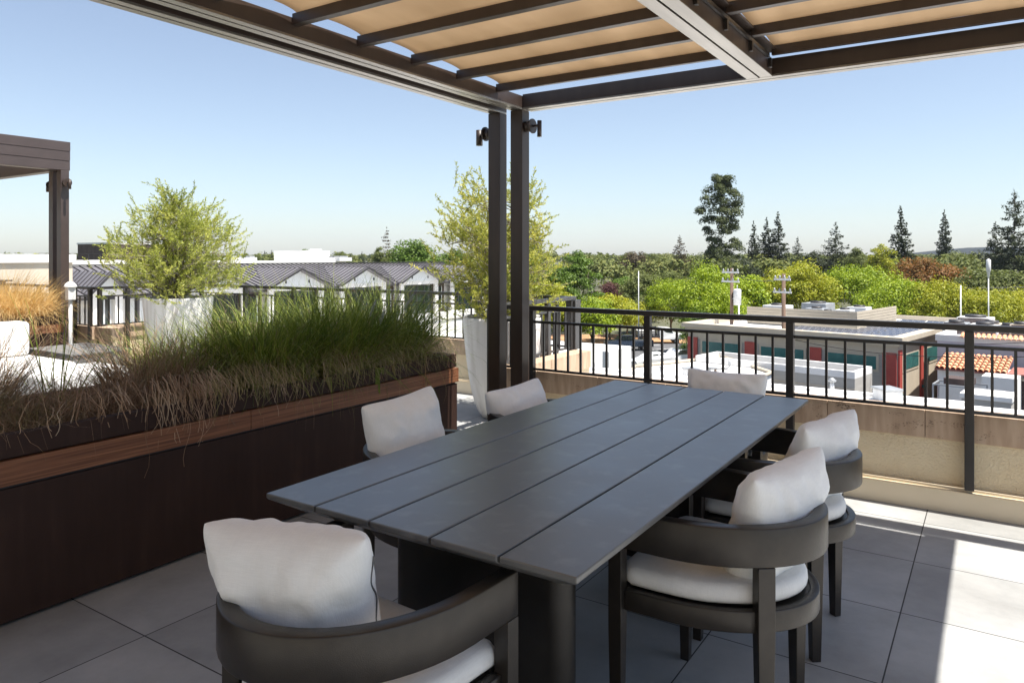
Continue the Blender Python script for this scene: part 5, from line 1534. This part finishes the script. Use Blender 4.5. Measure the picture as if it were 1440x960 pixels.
# ------------------------------------------------------------------ tile-roofed building at right
x, y = at(1318, 41); pk = empty('stucco_building', (x, y, GZ), R(-7)); tag(pk, 'pale pinkish building with an edge of red barrel tiles at right', 'building')
PZ = zat(477, 38.5) - GZ
MB().box(0, 20, 0, 12, 0, PZ - .35).build('wall', 'pink_stucco', pk)
MB().box(-.1, 20, .0, .5, PZ - .348, PZ).box(-.1, .4, .501, 12, PZ - .348, PZ).build('parapet', 'white_stucco', pk)
m = MB()
for k in range(64):
    xx = 1.2 + k * .24; pts = []
    for q in range(7):
        a = math.pi * q / 6; pts.append((xx + .10 * math.cos(a), .10 * math.sin(a)))
    vs = [(p, -.16, PZ - .10 + z_) for p, z_ in pts] + [(p, .35, PZ + .08 + z_) for p, z_ in pts]
    m.add(vs, [(q, q + 1, q + 8, q + 7) for q in range(6)], True)
m.build('tile_edge', 'ash_tile', pk, recalc=False)
MB().box(5.2, 5.25, -.05, -.003, PZ - 1.9, PZ - .9).box(6.3, 6.35, -.05, -.003, PZ - 1.9, PZ - .9).box(5.251, 6.299, -.05, -.003, PZ - .98, PZ - .93).build('wall_pipe', 'pink_stucco', pk)
for i, (px, d, w_, h_, mt) in enumerate(((1345, 44, 1.5, 1.2, 'grey_metal'), (1385, 43, 1.7, 1.15, 'duct_white'), (1395, 43.6, 1.3, 1.2, 'cornice_stone'), (1420, 42.5, 1.4, 1.1, 'grey_metal'), (1436, 42.0, 1.2, 1.3, 'cornice_stone'), (1372, 47, 2.2, 1.3, 'duct_white'))):
    ax, ay = at(px, d); o = empty('rooftop_unit', (ax, ay, GZ + PZ - .34), R(-7))
    tag(o, ['grey air handler at the left end of the tile-edged roof', 'white air handler behind the railing post on the tile-edged roof', 'cream slatted unit right of the railing post on the tile-edged roof', 'grey drum-like unit near the right edge of the tile-edged roof', 'cream slatted unit at the right edge of the picture', 'large pale duct box at the back of the tile-edged roof'][i], 'rooftop unit', 'air units on the tile-edged roof')
    h_ *= .62; w_ *= .85
    MB().box(-w_ / 2, w_ / 2, -w_ / 2, w_ / 2, 0, h_).build('casing', mt, o, bevel=.04)
    m = MB()
    for k in range(6): m.box(-w_ / 2 + .1, w_ / 2 - .1, -w_ / 2 - .03, -w_ / 2 - .002, .15 + k * h_ / 7, .15 + k * h_ / 7 + .08)
    m.build('grille', 'brown_siding', o)
    MB().lathe([(w_ * .32, h_ + .002), (w_ * .32, h_ + .15), (0, h_ + .15)], 16).build('fan_cowl', 'dark_trim', o)
# lean-to with clay tiles
x, y = at(1314, 37); lt = empty('tile_roof_shed', (x, y, GZ), R(-7)); tag(lt, 'small lean-to with a sunlit orange clay tile roof', 'building')
zf, zb_ = zat(522, 36) - GZ, zat(499, 38.5) - GZ
MB().box(.1, 4.6, .3, 2.6, 0, zf - .08).build('wall', 'white_stucco', lt)
MB().box(3.05, 4.9, .0, 2.7, zf - .02, zf + .05, Matrix.Rotation(0, 4, 'X')).build('flat_roof', 'rust_roof', lt)
m = MB()
for k in range(13):
    xx = .1 + k * .235
    for r_ in range(6):
        y0_, y1_ = r_ * .46 - .02, r_ * .46 + .50
        za = zf + (zb_ - zf) * y0_ / 2.7 + .02 * 0; zc = zf + (zb_ - zf) * y1_ / 2.7 - .04
        pts = [(math.cos(math.pi * q / 6), math.sin(math.pi * q / 6)) for q in range(7)]
        jx = random.Random(k * 31 + r_).uniform(-.008, .008)
        vs = [(xx + jx + .115 * c_, y0_, za + .115 * s_ + .04) for c_, s_ in pts] + [(xx + jx + .095 * c_, y1_, zc + .095 * s_ + .04) for c_, s_ in pts]
        m.add(vs, [(q, q + 1, q + 8, q + 7) for q in range(6)], True)
m.build('clay_tiles', 'ash_tile', lt, recalc=False)
vs = [(0, -.02, zf - .06), (3.03, -.02, zf - .06), (3.03, 2.7, zb_ - .06), (0, 2.7, zb_ - .06)]
m = MB(); m.add(vs + [(a, b, c + .05) for a, b, c in vs], [(3, 2, 1, 0), (4, 5, 6, 7), (0, 1, 5, 4), (1, 2, 6, 5), (2, 3, 7, 6), (3, 0, 4, 7)]); m.build('roof_deck', 'rust_roof', lt)
# metal yard frame and pale bin housing
x, y = at(1312, 33); yf = empty('pipe_rack', (x, y, GZ), R(-7)); tag(yf, 'grey metal pipe rack in the yard below the clay tile roof', 'rack')
zq = zat(541, 33) - GZ
m = MB()
for a, b in ((0, 0), (1.9, 0), (0, 1.3), (1.9, 1.3), (2.6, 0)): m.box(a - .03, a + .03, b - .03, b + .03, 0, zq)
m.box(-.03, 2.63, -.029, .029, zq + .002, zq + .06).box(-.03, 1.93, 1.271, 1.329, zq + .002, zq + .06).box(-.029, .029, .03, 1.27, zq + .003, zq + .059); m.build('frame', 'grey_metal', yf)
MB().box(.4, 1.5, .1, 1.1, zq + .08, zq + .35, Matrix.Rotation(R(0), 4, 'X')).build('stored_sheet', 'brown_siding', yf)
x, y = at(1352, 31); hb = empty('equipment_housing', (x, y, GZ), R(-7)); tag(hb, 'pale box housing with a slanted lid in the yard at right', 'housing')
zq = zat(551, 31) - GZ
MB().box(0, 1.75, 0, 1.5, 0, zq - .25).build('housing_body', 'taupe_wall', hb); 
MB().box(-.06, 1.81, -.06, 1.56, zq - .248, zq - .02).build('housing_lid', 'white_stucco', hb, bevel=.03)
x, y = at(1428, 35); dk = empty('dark_shed', (x, y, GZ), R(-7)); tag(dk, 'dark brown shed at the right edge, below the pink wall', 'shed')
zq = zat(520, 35) - GZ
MB().box(0, 4, 0, 3, 0, zq - .5).build('wall', 'brown_siding', dk); MB().box(-.1, 4.1, -.1, 3.1, zq - .498, zq - .38).build('roof', 'cornice_stone', dk); MB().box(.6, 1.6, .4, 1.2, zq - .378, zq - .2).build('red_cover', 'red_paint', dk)
x, y = at(1398, 34.2); ws = empty('white_gable_shed', (x, y, GZ), R(-7)); tag(ws, 'narrow white wall with a sloping edge right of the clay tile roof', 'shed')
MB().box(-.5, .9, 0, 2, 0, zat(530, 34.2) - GZ).build('wall', 'white_stucco', ws)

# ------------------------------------------------------------------ poles, wires, masts
def pole(px, d, top_y, label, arms, trans=False, mat='wood_pole'):
    x, y = at(px, d); zt_ = zat(top_y, d) - GZ
    r = empty('utility_pole', (x, y, GZ)); tag(r, label, 'utility pole', 'wooden utility poles')
    MB().tube([(0, 0, 0), (0, 0, zt_)], .16, 10, .11).build('shaft', mat, r)
    ang = R(-25)
    for (dz, half) in arms:
        M = Matrix.Translation((0, -.0, zt_ - dz)) @ Matrix.Rotation(ang, 4, 'Z')
        MB().box(-half, half, -.17, -.115, -.06, .06, M).build('crossarm', 'duct_white', r)
        for k in range(4):
            ins = MB(); q = M @ Vector((-half + .1 + (2 * half - .2) * k / 3, -.14, .062)); ins.lathe([(.05, q.z), (.07, q.z + .08), (.04, q.z + .16), (0, q.z + .2)], 8, (q.x, q.y))
            ins.build('insulator', 'grey_metal', r)
    if trans:
        c = (.42, -.1)
        MB().lathe([(0, zt_ - 2.62), (.26, zt_ - 2.6), (.27, zt_ - 1.55), (.24, zt_ - 1.48), (0, zt_ - 1.44)], 18, c).build('transformer', 'duct_white', r)
        MB().tube([(c[0], c[1], zt_ - 1.46), (c[0], c[1], zt_ - 1.2)], .04, 8).box(.1, .2, -.14, -.06, zt_ - 2.2, zt_ - 2.1).build('bushing', 'grey_metal', r)
    return r
pole(1029, 52, 377, 'utility pole with a pale cylindrical transformer, left of the two poles', [(.3, .75), (.95, .8)], True)
pole(1102, 46, 385, 'brown utility pole with two pale crossarms, right of the two poles', [(.35, .62), (1.15, .68)])
x, y = at(1039, 52.4); gp = MB().tube([(x, y, GZ), (x, y, zat(420, 52.4))], .055, 8).build('metal_conduit_pole', 'duct_white'); tag(gp, 'thin pale steel pole standing just right of the transformer pole', 'pole')
def mast(px, d, top, label, box=False):
    x, y = at(px, d); zt_ = zat(top, d) - GZ; r = empty('mast', (x, y, GZ)); tag(r, label, 'mast')
    MB().tube([(0, 0, 0), (0, 0, zt_ - (1.3 if box else 0))], .07, 8, .05).build('shaft', 'duct_white', r)
    if box: MB().lathe([(.05, zt_ - 1.9), (.16, zt_ - 1.2), (.20, zt_ - 1.1), (.20, zt_ - .1), (.05, zt_)], 12).build('antenna_can', 'duct_white', r)
mast(1390, 70, 364, 'white mast with a canister antenna in front of the wooded hill', True)
mast(1351, 62, 401, 'thin white mast at the far corner of the red and cream building roof')
mast(898, 85, 381, 'thin pale mast in front of the dark olive tree')
def wire(p, q, sag, label, r=.022):
    pts = []
    p, q = Vector(p), Vector(q)
    for k in range(15):
        t = k / 14; v = p.lerp(q, t); v.z -= sag * 4 * t * (1 - t); pts.append(v)
    o = MB().tube(pts, r, 5).build('power_line', 'rail_metal'); tag(o, label, 'cable', 'overhead cables')
A1 = (*at(1102, 46), zat(392, 46)); B1 = (*at(1029, 52), zat(385, 52))
def W(px, d, py): return (*at(px, d), zat(py, d))
for k, (ya, yb) in enumerate(((396, 397), (399, 402), (404, 409), (412, 419))):
    wire(W(1102, 120, ya), W(1560, 110, yb), 1.0, ['highest dark cable across the trees at right', 'second highest cable across the trees at right', 'third cable across the trees at right', 'lowest of the four cables across the trees at right'][k], .035)
wire(W(1029, 52, 470), W(1102, 46, 474), .3, 'short dark cable between the two utility poles, across the red pilaster', .025)
wire(W(1102, 46, 474), W(1480, 30, 500), .5, 'dark cable running right from the brown pole across the teal panels', .018)
wire(W(1102, 46, 470), W(1500, 32, 478), .4, 'upper dark cable running right from the brown pole', .016)
wire(A1, B1, .3, 'cable joining the tops of the two utility poles', .02)

# ------------------------------------------------------------------ vehicles
def wheel(par, x, y, r, side):
    w = empty('wheel', (x, y, r)); w.parent = par
    MB().tube([(0, -.11, 0), (0, .11, 0)], r, 20).build('tyre', 'tyre', w)
    MB().tube([(0, side * .115, 0), (0, side * .125, 0)], r * .62, 16).build('rim', 'rim', w)
def car(px, d, ang, prof, glass, Wd, paint, label, wheels, cat='car', name='parked_car', lights=True):
    x, y = at(px, d); r = empty(name, (x, y, GZ + .01), R(ang)); tag(r, label, cat, 'vehicles in the car park')
    def ext(profile, hw, inset=0):
        n = len(profile); vs = []
        for s in (-1, 1):
            for (a, b) in profile:
                k = 1 - (.16 if b > 1.05 else 0); vs.append((a, s * hw * k, b))
        fs = [tuple(range(n))[::-1], tuple(range(n, 2 * n))] + [(i, (i + 1) % n, n + (i + 1) % n, n + i) for i in range(n)]
        return MB().add(vs, fs)
    ext(prof, Wd / 2).build('body', paint, r, bevel=.05, seg=3)
    for g_ in glass:
        n = len(g_); vs = []
        for s in (-1, 1):
            for (a, b) in g_: vs.append((a, s * (Wd / 2 * (.86 if b > 1.05 else .96) + .012), b))
        fs = [tuple(range(n))[::-1], tuple(range(n, 2 * n))] + [(i, (i + 1) % n, n + (i + 1) % n, n + i) for i in range(n)]
        MB().add(vs, fs).build('window', 'dark_glass', r)
    for a in wheels:
        for s in (-1, 1): wheel(r, a, s * (Wd / 2 - .10), .34, s)
    L0 = min(p[0] for p in prof); L1 = max(p[0] for p in prof)
    if lights:
        for s in (-1, 1):
            MB().box(L1 - .10, L1 + .015, s * .7 - .15, s * .7 + .15, .62, .78).build('headlight', 'duct_white', r, bevel=.02)
            MB().box(L0 - .015, L0 + .1, s * .7 - .13, s * .7 + .13, .7, .88).build('tail_light', 'lamp_red', r, bevel=.02)
    return r
suv = [(-2.3, .35), (2.25, .35), (2.32, .75), (2.2, .98), (1.25, 1.08), (.55, 1.62), (-1.9, 1.66), (-2.25, 1.1), (-2.33, .7)]
suvg = [[(1.05, 1.12), (.50, 1.53), (-.3, 1.56), (-.3, 1.12)], [(-.4, 1.12), (-.4, 1.56), (-1.2, 1.56), (-1.2, 1.12)], [(-1.3, 1.12), (-1.3, 1.55), (-1.8, 1.55), (-2.0, 1.12)]]
sed = [(-2.25, .33), (2.25, .33), (2.3, .7), (1.2, .93), (.45, 1.38), (-.9, 1.42), (-1.6, 1.0), (-2.28, .95)]
sedg = [[(.95, .98), (.42, 1.31), (-.15, 1.34), (-.15, .98)], [(-.25, .98), (-.25, 1.34), (-.85, 1.34), (-1.4, .98)]]
pick = [(-2.7, .45), (2.7, .45), (2.75, .95), (2.6, 1.12), (1.5, 1.2), (.85, 1.78), (-.4, 1.80), (-.55, 1.2), (-2.72, 1.2)]
pickg = [[(1.3, 1.22), (.82, 1.68), (.35, 1.7), (.35, 1.22)], [(.25, 1.22), (.25, 1.7), (-.35, 1.7), (-.42, 1.22)]]
# direction along the picture plane = angle TH from +x
va = math.degrees(TH)
car(884, 84, va + 182, pick, pickg, 1.9, 'car_dark', 'dark blue pickup truck parked beneath the trees', (1.75, -1.65), 'truck', 'pickup_truck')
car(956, 72.5, va + 205, suv, suvg, 1.85, 'car_white', 'white car parked by the bright green trees, nearer the red building', (1.45, -1.45))
car(918, 71, va + 200, sed, sedg, 1.8, 'car_white', 'white sedan partly hidden by the white roof, left of the other white car', (1.4, -1.4))
tk = car(928, 91, va, [(-.2, .5), (2.7, .5), (2.75, 1.0), (2.6, 1.2), (1.6, 1.32), (1.1, 1.95), (-.1, 2.0), (-.2, 1.9)], [[(1.45, 1.34), (1.08, 1.84), (.35, 1.87), (.35, 1.34)]], 2.0, 'car_white', 'white stake-bed truck behind the dark pickup', (1.85, -2.2), 'truck', 'stake_truck')
m = MB(); m.box(-3.4, -.25, -1.05, 1.05, .75, .9); m.build('flat_bed', 'dark_trim', tk)
m = MB()
for k in range(8):
    for s in (-1, 1): m.box(-3.35 + k * .42, -3.27 + k * .42, s * 1.0 - .04, s * 1.0 + .04, .902, 2.0)
for z in (1.1, 1.45, 1.8):
    for s in (-1, 1): m.box(-3.4, -.27, s * 1.06 - .02, s * 1.06 + .019, z, z + .14)
m.build('stake_sides', 'dark_trim', tk)
MB().box(-2.9, -.7, -.8, .8, .91, 1.6).build('cargo', 'duct_white', tk, bevel=.08)

# ------------------------------------------------------------------ haze
hz = MB().box(-4600, 4600, -3200, 5400, GZ - 1.0, 170).build('haze', 'ground'); hz.data.materials.clear()
hm = bpy.data.materials.new('haze_air'); hm.use_nodes = True; t = hm.node_tree; t.nodes.clear()
out = t.nodes.new('ShaderNodeOutputMaterial'); pv = t.nodes.new('ShaderNodeVolumePrincipled')
pv.inputs['Color'].default_value = (0.80, 0.88, 1.0, 1); pv.inputs['Density'].default_value = 0.00007; pv.inputs['Anisotropy'].default_value = 0.2
t.links.new(pv.outputs[0], out.inputs['Volume']); hz.data.materials.append(hm); tag(hz, kind='stuff')

# ------------------------------------------------------------------ camera, sun, sky
cam = bpy.data.cameras.new('camera'); co = bpy.data.objects.new('camera', cam); COL.objects.link(co); SC.camera = co
co.location = (0, 0, CAMH); co.rotation_euler = (R(90), 0, TH)
cam.sensor_width = 36; cam.lens = 36 * FPX / 1440; cam.shift_y = -(480 - HY) / 1440.0
cam.clip_start = 0.05; cam.clip_end = 12000
SUN_EL, AZ = 68.0, 3.0            # azimuth measured from +x towards +y
sl = bpy.data.lights.new('sun', 'SUN'); sl.energy = 4.6; sl.angle = R(0.5); sl.color = (1, 0.95, 0.87)
so = bpy.data.objects.new('sun', sl); COL.objects.link(so)
d = Vector((math.cos(R(SUN_EL)) * math.cos(R(AZ)), math.cos(R(SUN_EL)) * math.sin(R(AZ)), math.sin(R(SUN_EL))))
so.rotation_euler = d.to_track_quat('Z', 'Y').to_euler()
w = bpy.data.worlds.new('World'); SC.world = w; w.use_nodes = True; t = w.node_tree
sky = t.nodes.new('ShaderNodeTexSky'); sky.sky_type = 'NISHITA'; sky.sun_disc = False
sky.sun_elevation = R(SUN_EL); sky.sun_rotation = R(90 - AZ); sky.altitude = 50; sky.air_density = 1.0; sky.dust_density = 0.6; sky.ozone_density = 3.0
hsv = t.nodes.new('ShaderNodeHueSaturation'); hsv.inputs['Saturation'].default_value = 0.78; t.links.new(sky.outputs[0], hsv.inputs['Color']); t.links.new(hsv.outputs[0], t.nodes['Background'].inputs[0]); t.nodes['Background'].inputs[1].default_value = 0.083
SC.view_settings.view_transform = 'Standard'; SC.view_settings.look = 'None'; SC.view_settings.exposure = 1.08; SC.view_settings.gamma = 1
SC.view_settings.use_curve_mapping = False
SC.cycles.use_denoising = True
SC.cycles.max_bounces = 8; SC.cycles.diffuse_bounces = 4; SC.cycles.glossy_bounces = 4; SC.cycles.transmission_bounces = 4; SC.cycles.volume_bounces = 0
SC.cycles.transparent_max_bounces = 8
SC.cycles.sample_clamp_indirect = 8
SC.cycles.caustics_reflective = False; SC.cycles.caustics_refractive = False
